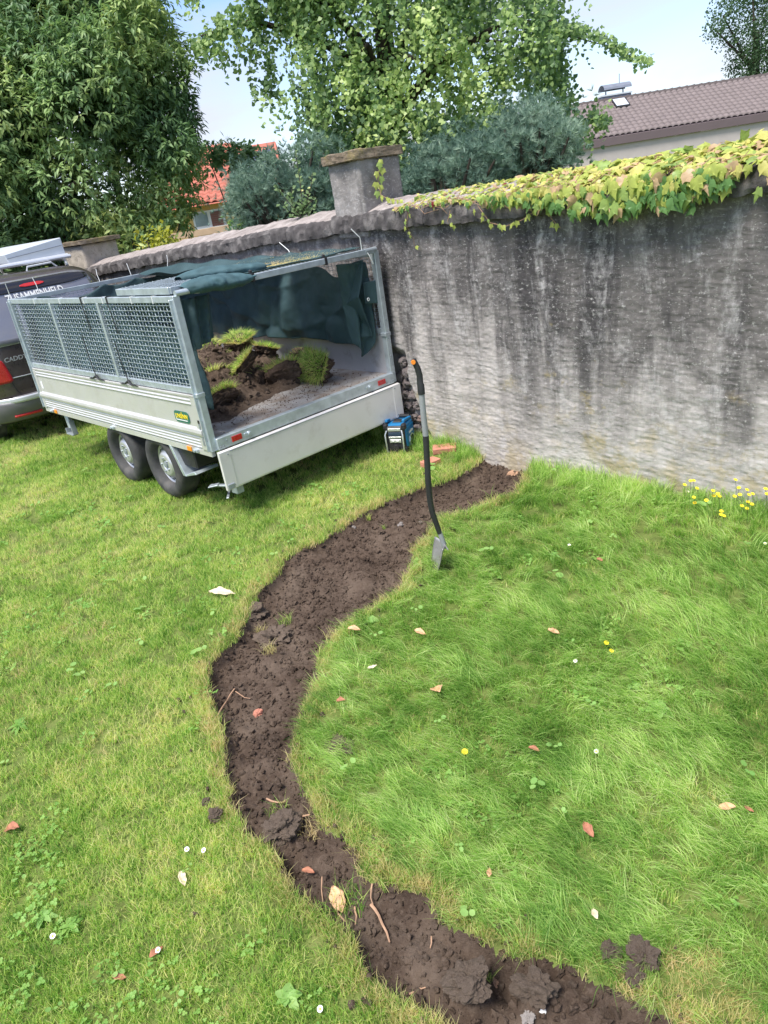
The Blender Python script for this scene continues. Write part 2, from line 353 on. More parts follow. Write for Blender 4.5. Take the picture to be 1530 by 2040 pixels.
# houses
M['housewall']=simple('pale_house_render',(.46,.41,.39),.9,0,.06,2)
M['rooftile']=simple('brown_concrete_tile',(.17,.138,.135),.75,0,.14,3)
M['fascia']=simple('brown_fascia',(.135,.10,.105),.6,0,.05,2)
M['rooflead']=simple('lead_grey',(.20,.22,.27),.5,.3,.1,4)
M['shutter']=simple('brown_shutter',(.19,.075,.055),.6,0,.1,3)
M['redtile']=simple('red_roof_tile',(.42,.13,.09),.8,0,.18,5)
M['yellowwall']=simple('yellow_render',(.62,.42,.16),.9,0,.05,2)
M['whiteframe']=simple('white_window_frame',(.7,.7,.68),.5,0,.03,4)
M['panes']=simple('window_glass',(.22,.28,.30),.1,0,.3,2,spec=.8)
M['solar']=simple('solar_panel',(.05,.06,.10),.25,0,.1,2,spec=.7)
M['fenceboard']=simple('beige_fence_board',(.50,.35,.24),.8,0,.1,4)
# foliage
GRASS=[(.14,(.09,.20,.035)),(.36,(.24,.42,.085)),(.52,(.40,.56,.135)),(.70,(.60,.66,.23)),(.90,(.76,.68,.36))]
M['grass']=leafmat('grass_blades',GRASS,1.4,.5,.5,.3,.35,11,.62)
M['grass_long']=leafmat('long_grass_blades',[(.17,(.10,.22,.04)),(.38,(.25,.43,.095)),(.54,(.42,.59,.16)),(.74,(.62,.73,.30)),(.95,(.72,.73,.42))],1.8,.48,.5,.35,.35,7,.55)
M['grass_dry']=leafmat('dry_grass_blades',[(.15,(.34,.34,.12)),(.5,(.58,.52,.24)),(.85,(.72,.55,.33))],3,.4,.6,.2,.5)
M['clover']=leafmat('clover_leaves',[(.1,(.13,.28,.06)),(.5,(.22,.40,.09)),(.9,(.34,.50,.14))],2,.35,.5,.3,.5)
M['weed']=leafmat('broad_weed_leaves',[(.1,(.18,.35,.09)),(.5,(.27,.45,.13)),(.9,(.38,.54,.18))],2,.4,.5,.3,.5)
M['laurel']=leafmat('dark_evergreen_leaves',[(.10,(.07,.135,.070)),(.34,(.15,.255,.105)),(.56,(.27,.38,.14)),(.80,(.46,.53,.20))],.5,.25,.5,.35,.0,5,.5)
M['ginkgo']=leafmat('fan_leaves',[(.12,(.09,.16,.080)),(.36,(.19,.30,.115)),(.58,(.35,.47,.17)),(.82,(.58,.68,.28))],.42,.42,.45,.4,.0,3,.55)
M['pine']=leafmat('blue_green_needles',[(.1,(.06,.115,.085)),(.45,(.15,.24,.18)),(.8,(.32,.43,.32))],.9,.2,.5,.3,.0,6,.5)
M['fartree']=leafmat('far_tree_leaves',[(.1,(.035,.075,.035)),(.5,(.07,.13,.055)),(.9,(.12,.19,.07))],.25,.3,.5,.3,.0,2)
M['gold']=leafmat('yellow_green_leaves',[(.1,(.16,.2,.03)),(.5,(.34,.36,.06)),(.9,(.5,.46,.09))],2,.4,.5,.3,.0)
M['sapling']=leafmat('pale_sapling_leaves',[(.1,(.10,.17,.07)),(.5,(.18,.27,.12)),(.9,(.28,.36,.16))],3,.4,.5,.3,.4)
IVY=[('ivy_lime',(.48,.55,.13)),('ivy_yellow',(.68,.64,.20)),('ivy_green',(.15,.30,.09)),('ivy_midgreen',(.32,.45,.12)),('ivy_pink',(.64,.45,.27)),('ivy_red',(.30,.04,.05))]
for nm,c in IVY:
    n=NT(nm);v=n.coord('Object');oi=n.n('ShaderNodeObjectInfo')
    col=n.ramp(n.noise(n.world(),22,4),[(.3,tuple(x*.72 for x in c)),(.7,tuple(min(1,x*1.18) for x in c))]);n.set(base=col,rough=.42,spec=.4)
    tr=n.n('ShaderNodeBsdfTranslucent');n.l(col,tr.inputs[0]);ms=n.n('ShaderNodeMixShader');ms.inputs[0].default_value=.38;n.l(n.b.outputs[0],ms.inputs[1]);n.l(tr.outputs[0],ms.inputs[2]);n.l(ms.outputs[0],n.o.inputs[0]);M[nm]=n.m

# ------------------------------------------------------------------ frames of the place
YAW=.8606; U=np.array([-math.cos(YAW),math.sin(YAW),0]); V=np.array([math.sin(YAW),math.cos(YAW),0]); O=np.array([-1.1108,4.7822,0])
TROT=math.atan2(V[1],V[0])
P0=np.array([.83,5.3,0]); WD=np.array([-.571,.821,0]); WN=np.array([.821,.571,0])
WROT=math.atan2(-WD[1],-WD[0])
CL=np.array([-.021,6.524,0]); LROT=math.atan2(-U[1],-U[0])

# ------------------------------------------------------------------ ground
EL=[(985,880),(960,912),(948,925),(905,952),(850,966),(800,987),(760,1002),(700,1037),(650,1070),(600,1097),(560,1117),(548,1150),(522,1168),(497,1205),(488,1240),(465,1270),(443,1300),(415,1330),(413,1370),(425,1420),(440,1470),(450,1540),(463,1600),(490,1660),(540,1702),(560,1742),(600,1787),(650,1822),(690,1862),(712,1920),(760,1975),(830,2002),(875,2035),(930,2090),(1000,2200)]
ER=[(1700,2200),(1480,2090),(1361,2040),(1322,2021),(1271,2002),(1228,1972),(1181,1951),(1126,1918),(1080,1917),(1039,1908),(988,1885),(929,1853),(880,1827),(865,1798),(837,1780),(778,1763),(724,1742),(723,1697),(696,1670),(654,1656),(622,1617),(609,1560),(590,1523),(583,1482),(600,1446),(600,1428),(622,1388),(634,1351),(631,1319),(649,1296),(656,1273),(700,1246),(729,1220),(770,1196),(807,1166),(812,1136),(832,1113),(821,1100),(857,1067),(885,1028),(926,1024),(972,1001),(1012,990),(1031,985),(1040,958),(1062,936),(1090,920),(1075,890)]
POLY=np.array([gz(a,b)[:2] for a,b in EL+ER])
def polysd(x,y):
    """signed distance, positive inside the dug strip"""
    n_=len(POLY);dm=np.full(x.shape,1e9);ins=np.zeros(x.shape,bool)
    for i in range(n_):
        a=POLY[i];b=POLY[(i+1)%n_];e=b-a;L=e@e
        t=np.clip(((x-a[0])*e[0]+(y-a[1])*e[1])/L,0,1)
        dm=np.minimum(dm,(x-a[0]-t*e[0])**2+(y-a[1]-t*e[1])**2)
        c=((a[1]>y)!=(b[1]>y))&(x<(e[0])*(y-a[1])/(e[1] if abs(e[1])>1e-9 else 1e-9)+a[0]);ins^=c
    return np.where(ins,1,-1)*np.sqrt(dm)
def base_h(x,y):
    x=np.asarray(x,float);y=np.asarray(y,float)
    h=.08*np.clip(x-.85,0,1.8)*sstep(1.6,3.2,y)+.012*fbm(x*.9,y*.9,3,3)
    # small tussock by the corner of the strip beside the wall
    h=h+.05*np.exp(-((x-.62)**2+(y-5.5)**2)/.03)
    return h
def edge_sd(x,y): return polysd(x,y)+.016*fbm(x*9,y*9,3,21)+.008*fbm(x*32,y*32,2,25)
xs=np.concatenate([-np.geomspace(420,1.85,46),np.arange(-1.8,2.3,.0135),np.geomspace(2.35,420,44)])
ys=np.concatenate([-np.geomspace(420,.6,24)+1.2,np.arange(.75,6.15,.0135),6.2+np.geomspace(.02,420,46)])
XX,YY=np.meshgrid(xs,ys,indexing='ij')
BH=base_h(XX,YY); near=(XX>-1.9)&(XX<2.4)&(YY>.6)&(YY<6.3)
SD=np.full(XX.shape,-9.);SD[near]=edge_sd(XX[near],YY[near])
F1,F2,ID=worley(XX*9+.6*fbm(XX*6,YY*6,2,4),YY*9,2);G1,G2,GI=worley(XX*22,YY*22+fbm(XX*15,YY*15,2,5),6);H1,H2,HI=worley(XX*48,YY*48,8)
clod=.034*np.clip(.62-F1,0,1)*(.3+ID)+.020*np.clip(.6-G1,0,1)*(.2+1.2*GI)+.010*np.clip(.6-H1,0,1)*(.2+HI)
clod=clod*sstep(-.35,.25,fbm(XX*2.3,YY*2.3,2,31)+.1)+.028*fbm(XX*3,YY*3,3,12)+.010*fbm(XX*40,YY*40,3,14)
def bumpat(px,py,r,h):
    g=gz(px,py);return h*np.exp(-((XX-g[0])**2+(YY-g[1])**2)/(r*r))
clod=clod+bumpat(560,1660,.07,.035)+bumpat(930,1965,.06,.05)+bumpat(860,1905,.09,.03)+bumpat(1060,1990,.06,.035)+bumpat(1180,2000,.05,.02)+bumpat(530,1300,.08,.03)+bumpat(720,1140,.13,.02)
clod=clod-bumpat(1010,1945,.04,.04)-bumpat(560,1700,.06,.04)-bumpat(990,1900,.05,.03)
soil_h=-.060+1.35*clod
_gx=np.gradient(SD,axis=0)/np.gradient(xs)[:,None];_gy=np.gradient(SD,axis=1)/np.gradient(ys)[None,:];_gg=_gx**2+_gy**2+1e-6
_k=near&(np.abs(SD-.004)<.0075)&(_gg>.15)
XX=np.where(_k,XX-np.clip((SD-.004)*_gx/_gg,-.009,.009),XX);YY=np.where(_k,YY-np.clip((SD-.004)*_gy/_gg,-.009,.009),YY)
t=sstep(0,.035,SD)
ZZ=BH+t*soil_h*near
lawn_mask=~((SD[:-1,:-1]+SD[1:,:-1]+SD[1:,1:]+SD[:-1,1:])/4>.004)
P=np.stack([XX,YY,ZZ],-1)
o=link('lawn_ground',gridmesh('lawn_ground',P,lawn_mask),M['lawn'],smooth=True);tag(o,kind='structure')
o=link('dug_soil_bed',gridmesh('dug_soil_bed',P,~lawn_mask),M['soil'],smooth=True);tag(o,kind='structure')
def gh(x,y):
    """height of the ground surface"""
    i=np.clip(np.searchsorted(xs,x)-1,0,len(xs)-2);j=np.clip(np.searchsorted(ys,y)-1,0,len(ys)-2)
    fx=(x-xs[i])/(xs[i+1]-xs[i]);fy=(y-ys[j])/(ys[j+1]-ys[j])
    return (ZZ[i,j]*(1-fx)+ZZ[i+1,j]*fx)*(1-fy)+(ZZ[i,j+1]*(1-fx)+ZZ[i+1,j+1]*fx)*fy
def G(px,py):
    z=0.
    for _ in range(6):
        p=gz(px,py,z);z=float(gh(np.array([p[0]]),np.array([p[1]]))[0])
    return np.array([p[0],p[1],z])

# ------------------------------------------------------------------ scattering of uncountable ground cover
def scatter(name,pts,rot,scl,idx,sources,label=None):
    me=bpy.data.meshes.new(name);me.vertices.add(len(pts));me.vertices.foreach_set('co',np.asarray(pts,np.float32).ravel())
    for an,ty,da in(('rot','FLOAT_VECTOR',rot),('scl','FLOAT_VECTOR',scl)):
        a=me.attributes.new(an,ty,'POINT');a.data.foreach_set('vector',np.asarray(da,np.float32).ravel())
    a=me.attributes.new('idx','INT','POINT');a.data.foreach_set('value',np.asarray(idx,np.int32))
    c=bpy.data.collections.new(name+'_sources')
    for s in sources:c.objects.link(s)
    ng=bpy.data.node_groups.new(name,'GeometryNodeTree')
    ng.interface.new_socket('Geometry',in_out='INPUT',socket_type='NodeSocketGeometry');ng.interface.new_socket('Geometry',in_out='OUTPUT',socket_type='NodeSocketGeometry')
    N=ng.nodes;gi=N.new('NodeGroupInput');go=N.new('NodeGroupOutput');ip=N.new('GeometryNodeInstanceOnPoints');ci=N.new('GeometryNodeCollectionInfo')
    ci.inputs['Collection'].default_value=c;ci.inputs['Separate Children'].default_value=True;ci.inputs['Reset Children'].default_value=True
    ip.inputs['Pick Instance'].default_value=True
    def at_(nm,ty):
        x=N.new('GeometryNodeInputNamedAttribute');x.data_type=ty;x.inputs['Name'].default_value=nm;return x.outputs['Attribute']
    er=N.new('FunctionNodeEulerToRotation');L=ng.links
    L.new(gi.outputs[0],ip.inputs['Points']);L.new(ci.outputs[0],ip.inputs['Instance']);L.new(at_('idx','INT'),ip.inputs['Instance Index'])
    L.new(at_('rot','FLOAT_VECTOR'),er.inputs[0]);L.new(er.outputs[0],ip.inputs['Rotation']);L.new(at_('scl','FLOAT_VECTOR'),ip.inputs['Scale']);L.new(ip.outputs[0],go.inputs[0])
    o=link(name,me);md=o.modifiers.new('scatter','NODES');md.node_group=ng
    return tag(o,label,None,None,'stuff')
def tuft(name,nb,rad,h0,h1,wd,lean,segs,mat,flow=0.,seed=0,flat=0):
    r=np.random.default_rng(seed);Vs=[];Fs=[];T=[]
    for b in range(nb):
        a=r.uniform(0,6.283);q=rad*math.sqrt(r.uniform());bx,by=q*math.cos(a),q*math.sin(a)
        hh=r.uniform(h0,h1);az=r.uniform(0,6.283);ln=r.uniform(.2,1)*lean
        dx,dy=math.cos(az)*ln+flow,math.sin(az)*ln;wa=r.uniform(0,3.14);wx,wy=math.cos(wa)*wd/2,math.sin(wa)*wd/2
        k=len(Vs);tt=r.uniform()
        for s in range(segs):
            f=s/segs;zz=hh*(f-(.5*flat)*f*f);bx2=bx+dx*hh*f*f*1.1;by2=by+dy*hh*f*f*1.1;ww=1-.55*f
            Vs+=[(bx2-wx*ww,by2-wy*ww,zz-.004*(s==0)),(bx2+wx*ww,by2+wy*ww,zz-.004*(s==0))];T+=[tt,tt]
        Vs.append((bx+dx*hh*1.1,by+dy*hh*1.1,hh*(1-.5*flat)));T.append(tt)
        for s in range(segs-1):Fs+=[(k+2*s,k+2*s+1,k+2*s+3),(k+2*s,k+2*s+3,k+2*s+2)]
        Fs.append((k+2*segs-2,k+2*segs-1,k+2*segs))
    me=fastmesh(name,np.array(Vs),np.array(Fs),attr=T);me.materials.append(mat);return bpy.data.objects.new(name,me)
def leafpatch(name,nl,rad,size,mat,seed,trif=True,hh=.03):
    r=np.random.default_rng(seed);Vs=[];Fs=[];T=[]
    for b in range(nl):
        a=r.uniform(0,6.283);q=rad*math.sqrt(r.uniform());c=np.array([q*math.cos(a),q*math.sin(a),r.uniform(.4,1)*hh]);s0=size*r.uniform(.6,1.2);az=r.uniform(0,6.28);tt=r.uniform();tilt=r.uniform(-.4,.4,2)
        for L_ in range(3 if trif else 1):
            an=az+L_*2.094;d=np.array([math.cos(an),math.sin(an)]);cc=c[:2]+d*s0*(.55 if trif else 0);k=len(Vs);m=7
            for i in range(m):
                th=6.283*i/m;e=np.array([math.cos(th),math.sin(th)])*s0*.52
                if not trif:e*=2*(1-.12*abs(math.cos(th-an)))
                z=c[2]+(cc+e-c[:2])@tilt;Vs.append((cc[0]+e[0],cc[1]+e[1],z));T.append(tt)
            Vs.append((cc[0],cc[1],c[2]-.15*s0+(cc-c[:2])@tilt));T.append(tt)
            Fs+=[(k+i,k+(i+1)%m,k+m) for i in range(m)]
    me=fastmesh(name,np.array(Vs),np.array(Fs),attr=T);me.materials.append(mat);return bpy.data.objects.new(name,me)
def rocklump(name,mat,seed,sub=2,rough=.28,sq=(1,1,.75)):
    bm=bmesh.new();bmesh.ops.create_icosphere(bm,subdivisions=sub,radius=1);r=random.Random(seed)
    from mathutils import noise
    of=Vector((r.uniform(0,50),r.uniform(0,50),r.uniform(0,50)))
    for v in bm.verts:
        d=v.co.normalized();q=1+rough*2*(noise.noise(d*1.3+of))+rough*1.0*noise.noise(d*3.7+of)+rough*.5*noise.noise(d*8+of)+rough*.18*noise.noise(d*19+of)
        v.co=Vector((d.x*q*sq[0],d.y*q*sq[1],d.z*q*sq[2]))
    me=bpy.data.meshes.new(name);bm.to_mesh(me);bm.free();me.materials.append(mat);return me
def wallside(x,y):
    """positive on the camera side of both walls"""
    a=-((x-P0[0])*WN[0]+(y-P0[1])*WN[1]);b=-((x-CL[0])*V[0]+(y-CL[1])*V[1])
    return np.minimum(a,b)
def cand(n_,x0,x1,y0,y1,dens,seed):
    r=np.random.default_rng(seed);x=r.uniform(x0,x1,n_);y=r.uniform(y0,y1,n_);d=np.sqrt(x*x+y*y+4)
    A=(x1-x0)*(y1-y0);keep=r.uniform(size=n_)<dens(d,x,y)/(n_/A)
    x,y=x[keep],y[keep];px,py,z=proj(np.stack([x,y,np.zeros_like(x)],-1))
    k=(z>.3)&(px>-260)&(px<1790)&(py<2420)&(wallside(x,y)>.005);return x[k],y[k]
def dens0(d,x,y): return np.clip(7600/d**1.75,150,2100)
x,y=cand(480000,-9,4,.6,14,dens0,1)
sdv=edge_sd(x,y);k=sdv<.0;x,y,sdv=x[k],y[k],sdv[k]
def longness(x,y):
    """1 on the uncut side right of the strip and beside the wall, 0 on the mown lawn"""
    ic=np.interp(y,[.8,1.3,1.8,2.4,3.0,3.6,4.2,5.0,5.6],[.1,.05,-.25,-.55,-.6,-.25,.15,.75,1.0]);l=sstep(-.05,.12,x-ic)
    nw=sstep(.35,.10,wallside(x,y))*sstep(-1.,-.3,x)
    return np.clip(np.maximum(l,nw),0,1)
lg=longness(x,y);rr=RNG.uniform(size=len(x));edge=sstep(-.10,-.015,sdv+.03*fbm(x*5,y*5,2,91))
dry=(RNG.uniform(size=len(x))<edge*.72)|(RNG.uniform(size=len(x))<.12*sstep(.0,.4,fbm(x*1.6,y*1.6,4,77))*(1-.6*longness(x,y)))
g0=gz(1400,1980);dry|=(np.hypot(x-g0[0]-.02,y-g0[1])<.13)&(RNG.uniform(size=len(x))<.7)
g0=gz(800,1735);dry|=(np.hypot(x-g0[0],y-g0[1])<.12)&(RNG.uniform(size=len(x))<.65)
islong=(rr<lg*(.80+.35*fbm(x*2.6,y*2.6,2,66)))&~dry;short=~islong&~dry
d=np.sqrt(x*x+y*y+4);zz=gh(x,y)
def put(name,k,flow,s0,s1,sources,lab,zs=1.):
    n_=k.sum();r=RNG
    rz=r.uniform(0,6.283,n_) if flow is None else flow[k]+r.normal(0,.75,n_)
    rot=np.stack([r.normal(0,.10,n_),r.normal(0,.10,n_),rz],-1);s=r.uniform(s0,s1,n_)*np.clip((d[k]/3.0)**.45,.9,1.6)
    return scatter(name,np.stack([x[k],y[k],zz[k]],-1),rot,np.stack([s,s,s*zs*r.uniform(.75,1.2,n_)],-1),r.integers(0,len(sources),n_),sources,lab)
flow=3.6+1.6*fbm(x*.9,y*.9,3,55)+1.2*fbm(x*3,y*3,2,56)
put('mown_grass',short,None,.75,1.15,[tuft('short_tuft',34,.036,.012,.036,.0030,1.1,2,M['grass'],0,i) for i in range(5)],'short mown yellow-green lawn grass')
hfac=.9
put('long_grass',islong,flow,.70,1.2,[tuft('long_tuft',26,.03,.045,.095,.0025,.5,3,M['grass_long'],.75,20+i,.5) for i in range(5)],'long lodged green grass right of the dug strip')
put('dry_grass',dry,None,.7,1.15,[tuft('dry_tuft',26,.032,.014,.045,.0024,1.2,2,M['grass_dry'],0,40+i) for i in range(3)],'straw-coloured dry grass along the cut edge')
x_,y_,sd_=x,y,sdv
# taller dark grass at the wall foot
x,y=cand(60000,-.6,3.6,1.2,7,lambda d,x,y:900*sstep(.20,.03,wallside(x,y)),2);sdv=edge_sd(x,y);k=sdv<-.01;x,y=x[k],y[k];d=np.sqrt(x*x+y*y+4);zz=gh(x,y)
put('wall_foot_grass',np.ones(len(x),bool),None,.7,1.35,[tuft('foot_tuft',22,.035,.04,.095,.0027,.45,3,M['grass_long'],0,60+i,.2) for i in range(4)],'taller dark grass along the foot of the rendered wall')
# ragged turf lip along the cut
for nm_,sd__,mt_,dn_ in(('turf_edge_grass',7,'grass',1500),('turf_edge_dry_grass',8,'grass_dry',1100)):
    x,y=cand(90000,-1.6,2.2,.8,5.7,lambda d,x,y:dn_*(1-.35*(d>4)),sd__);sdv=edge_sd(x,y);k=(sdv<-.004)&(sdv>-.055);x,y=x[k],y[k];d=np.sqrt(x*x+y*y+4);zz=gh(x,y)
    put(nm_,np.ones(len(x),bool),None,.7,1.25,[tuft('edge_tuft',20,.028,.018,.05,.0028,1.1,2,M[mt_],0,160+sd__*5+i) for i in range(3)],'ragged turf edge along the dug strip')
# clover and broad leaves
x,y=cand(60000,-6,3.5,.6,9,lambda d,x,y:np.clip(620/d**1.9,10,120)*sstep(-.15,.35,fbm(x*2.2,y*2.2,3,88))*(1.25-.8*longness(x,y)),3);sdv=edge_sd(x,y);k=sdv<-.01;x,y=x[k],y[k];d=np.sqrt(x*x+y*y+4);zz=gh(x,y)
put('clover',np.ones(len(x),bool),None,.8,1.3,[leafpatch('clover_patch',10,.04,.009,M['clover'],i) for i in range(4)],'low clover patches in the lawn')
x,y=cand(30000,-6,3.5,.6,9,lambda d,x,y:np.clip(60/d**1.7,1.5,26)*(.35+sstep(-.1,.4,fbm(x*1.7,y*1.7,3,98))),4);sdv=edge_sd(x,y);k=sdv<-.01;x,y=x[k],y[k];d=np.sqrt(x*x+y*y+4);zz=gh(x,y)+.012+.03*longness(x,y)
put('broadleaf_weeds',np.ones(len(x),bool),None,.6,1.25,[leafpatch('weed_patch',3,.03,.014,M['weed'],i,False) for i in range(4)],'pale round-leaved weeds in the lawn')
# crumbs of soil
r=np.random.default_rng(11);x=r.uniform(-1.3,2.1,90000);y=r.uniform(.8,5.6,90000);sdv=edge_sd(x,y);k=(sdv>.0)&(r.uniform(size=90000)<.62);x,y,sdv=x[k],y[k],sdv[k];zz=gh(x,y)
s=.0020+.0135*r.uniform(size=len(x))**6+.0045*r.uniform(size=len(x))**2
lumps=[]
for i in range(5): lumps.append(bpy.data.objects.new('crumb',rocklump('crumb',M['soil'],i,1 if i<3 else 2,.35)))
scatter('soil_crumbs',np.stack([x,y,zz+s*.3],-1),r.uniform(0,6.28,(len(x),3)),np.stack([s,s*r.uniform(.6,1.2,len(x)),s*.8],-1),r.integers(0,5,len(x)),lumps,'loose brown soil crumbs in the dug strip')
# stray crumbs on the turf next to the strip
x=r.uniform(-1.4,2.2,60000);y=r.uniform(.8,5.6,60000);sdv=edge_sd(x,y);k=(sdv<0)&(r.uniform(size=60000)<.05*np.exp(sdv*16));x,y=x[k],y[k];s=r.uniform(.004,.011,len(x))
scatter('soil_crumbs_on_turf',np.stack([x,y,gh(x,y)+.014],-1),r.uniform(0,6.28,(len(x),3)),np.stack([s,s,s],-1),r.integers(0,5,len(x)),[q.copy() for q in lumps],'soil crumbs scattered on the turf edge')

# ------------------------------------------------------------------ the wall
def wallgrid(x0,x1,z0,z1f,dx,dz,seed,hole=None):
    xs_=np.arange(x0,x1+1e-6,dx);zz_=np.linspace(0,1,int((z1f(x0)-z0)/dz));X,T=np.meshgrid(xs_,zz_,indexing='ij')
    Z=z0+T*(z1f(X)-z0);warp=.035*fbm(X*1.3,Z*1.3,3,seed+3)
    Y=-.014*fbm(X*1.4,Z*1.4,4,seed)-.0020*(1-2*np.abs(fbm(X*3.2+Z*2,(Z+warp)*34,3,seed+5)))-.0035*fbm(X*45,Z*60,2,seed+7)-.005*fbm(X*7,Z*14,3,seed+8)
    if hole is not None:Y=Y+hole(X,Z)
    return np.stack([X,Y,Z],-1)
wall=empty('rendered_stone_wall',P0,WROT,'tall grey weathered rendered wall streaked black, right of the pillar, ivy on its top','wall')
def hole(X,Z):
    d=np.maximum(0,(-X)-.60-.05*fbm(X*8,Z*8,3,70)-.16*sstep(.75,.05,Z))   # towards the trailer corner the render has come off low down
    b=sstep(.0,.03,(-X)-(.80-.22*sstep(.62,.05,Z)+.05*fbm(X*9,Z*7,3,71)))*sstep(.82,.74,Z+.05*fbm(X*6,Z*6,2,72))
    return .055*b
link('front_face',gridmesh('front_face',wallgrid(-1.5,4.6,-.25,lambda x:1.79+0*x,0.011,.0065,100,hole)),M['wall'],wall,True)
m=MB();m.box(-1.5,4.6,.08,.42,-.25,1.78);m.build('wall_core',M['wall_left'],wall)
# coping, its stones recessed at the joints
def coping(parent,x0,x1,zlow,seed,th=.13,over=.05,depth=.5,names='coping_stone',rise=.085,length=1.15):
    r=random.Random(seed);x=x0
    while x<x1-.05:
        xe=min(x1,x+length*r.uniform(.8,1.2));nx=max(3,int((xe-x)/.02));prof=[(0.03,-.0),(-over,.002),(-over-.006,.03),(-over-.004,th*.8),(-over+.012,th),(0.08,th+rise*.45),(.18,th+rise*.8),(.26,th+rise),(depth*.8,th+rise*.6),(depth,th),(depth,.0)]
        # subdivide profile
        pr=[]
        for a,b in zip(prof[:-1],prof[1:]):
            k_=max(1,int(math.hypot(b[0]-a[0],b[1]-a[1])/.022))
            for i in range(k_):t_=i/k_;pr.append((a[0]+(b[0]-a[0])*t_,a[1]+(b[1]-a[1])*t_))
        pr.append(prof[-1]);pr=np.array(pr)
        X=np.linspace(x+.002,xe-.002,nx)[:,None]+0*pr[:,0][None,:];Y=0*X+pr[:,0][None,:];Z=0*X+pr[:,1][None,:]
        dn=.018*fbm(X*6,(Y+Z)*9,4,seed+5)+.014*fbm(X*24,(Y-Z)*26,4,seed+6,.65)
        low=sstep(.05,.0,Z)*sstep(.05,-.03,Y)
        Yd=Y+dn-.004*low;Zd=Z+dn*.7-.014*low*fbm(X*7,X*0,3,seed+9)+zlow(X)
        chip=.022*sstep(.25,.55,fbm(X*11,Z*0+3,3,seed+12))*sstep(.05,.0,np.abs(Z-th*.85))*(Y<.03);Yd=Yd+chip;Zd=Zd-chip*.5;e=np.minimum(X-x,xe-X);Zd=Zd-.010*sstep(.02,0,e);Yd=Yd+.010*sstep(.02,0,e)*(Y<.1)
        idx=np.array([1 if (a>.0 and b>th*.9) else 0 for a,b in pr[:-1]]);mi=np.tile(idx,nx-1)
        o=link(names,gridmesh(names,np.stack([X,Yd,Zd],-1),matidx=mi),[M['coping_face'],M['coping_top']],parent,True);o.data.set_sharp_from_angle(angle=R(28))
        x=xe
coping(wall,-1.52,4.6,lambda X:1.742+.000*X,5)
# rubble showing where the render has fallen off, by the trailer corner
rub=[(-.83,.60,.045,.055,0),(-.86,.50,.05,.04,0),(-.80,.40,.05,.05,1),(-.88,.40,.04,.045,0),(-.76,.32,.055,.035,1),(-.86,.29,.05,.045,0),(-.70,.20,.07,.042,2),(-.83,.19,.05,.035,0),(-.78,.10,.055,.04,0),(-.66,.07,.04,.05,1),(-.90,.10,.055,.05,0),(-.86,.69,.04,.045,0),(-.63,.13,.025,.03,1),(-.95,.55,.04,.05,0),(-.95,.42,.04,.05,0),(-.95,.30,.04,.05,0),(-.97,.20,.05,.04,0)]
for i,(a,b,c_,e,k_) in enumerate(rub):
    me=rocklump('rubble_stone',M['rubble_red'] if k_==2 else M['rubble'],300+i,3,.22,(1,1,1));o=link('rubble_stone',me,None,wall,False);o.location=(a,.045,b);o.scale=(c_*1.05,.05,e*1.0)
# left wall
wl=empty('garden_wall_lower_run',CL,LROT,'lower grey wall run behind the trailer with pale sloped coping, left of the pillar','wall')
zt=lambda X:np.interp(X,[-9,-5.45,-2.53,-1.59,-.82,0],[1.40,1.528,1.662,1.681,1.717,1.735])
link('front_face',gridmesh('front_face',wallgrid(-9,0.02,-.25,lambda x:zt(x)+.04+0*x,.03,.022,200)),M['wall_left'],wl,True)
m=MB();
for k_ in range(9):
    m.box(-9+k_,-8+k_,.04,.40,-.25,float(zt(-9+k_))+.02)
m.build('wall_core',M['wall_left'],wl)
coping(wl,-9,-.0,lambda X:zt(X),15,th=.115,over=.045,depth=.45,rise=.085,length=1.4)
# pillar standing on the wall corner
pil=empty('wall_pillar',P0+0*WN,WROT,'square weathered stone pillar with slab cap rising above the wall at the bend','pillar')
def roughbox(name,x0,x1,y0,y1,z0,z1,mat,parent,amp=.008,seed=0,res=.018,cx=0,cz=0):
    bm=bmesh.new();bmesh.ops.create_cube(bm,size=1);k_=int(max((x1-x0),(z1-z0),(y1-y0))/res);k_=min(k_,40)
    bmesh.ops.subdivide_edges(bm,edges=bm.edges[:],cuts=k_,use_grid_fill=True)
    co=np.array([v.co[:] for v in bm.verts]);X=x0+(co[:,0]+.5)*(x1-x0);Y=y0+(co[:,1]+.5)*(y1-y0);Z=z0+(co[:,2]+.5)*(z1-z0)
    ax,ay,az=np.abs(co).T;s=.5-1e-4
    a=X+Y*1.7;b=Z+Y*.6;n1=fbm(a*7,b*7,4,seed);n2=fbm(a*26,b*40,3,seed+2)
    dd=amp*(n1+.5*n2);cxm,cym,czm=(x0+x1)/2,(y0+y1)/2,(z0+z1)/2
    e=((ax>s)*1+(ay>s)*1+(az>s)*1)>=2
    X=X+np.sign(co[:,0])*(ax>s)*dd-np.sign(co[:,0])*e*amp*.7*(ax>s);Y=Y+np.sign(co[:,1])*(ay>s)*dd-np.sign(co[:,1])*e*amp*.7*(ay>s);Z=Z+np.sign(co[:,2])*(az>s)*dd-np.sign(co[:,2])*e*amp*.5*(az>s)
    for v,x_1,y_1,z_1 in zip(bm.verts,X,Y,Z):v.co=(x_1,y_1,z_1)
    me=bpy.data.meshes.new(name);bm.to_mesh(me);bm.free();return link(name,me,mat,parent,True)
roughbox('pillar_shaft',-1.445,-1.03,-.02,.40,1.70,2.265,M['pillar'],pil,.010,31)
roughbox('pillar_cap',-1.49,-1.005,-.062,.44,2.263,2.335,M['cap'],pil,.014,41)
pf=empty('far_wall_pillar',CL,LROT,'small beige pillar with flat cap at the far end of the lower wall, behind the van','pillar')
roughbox('pillar_shaft',-6.05,-5.30,-.02,.5,1.35,1.955,M['pillar_far'],pf,.012,51,.03)
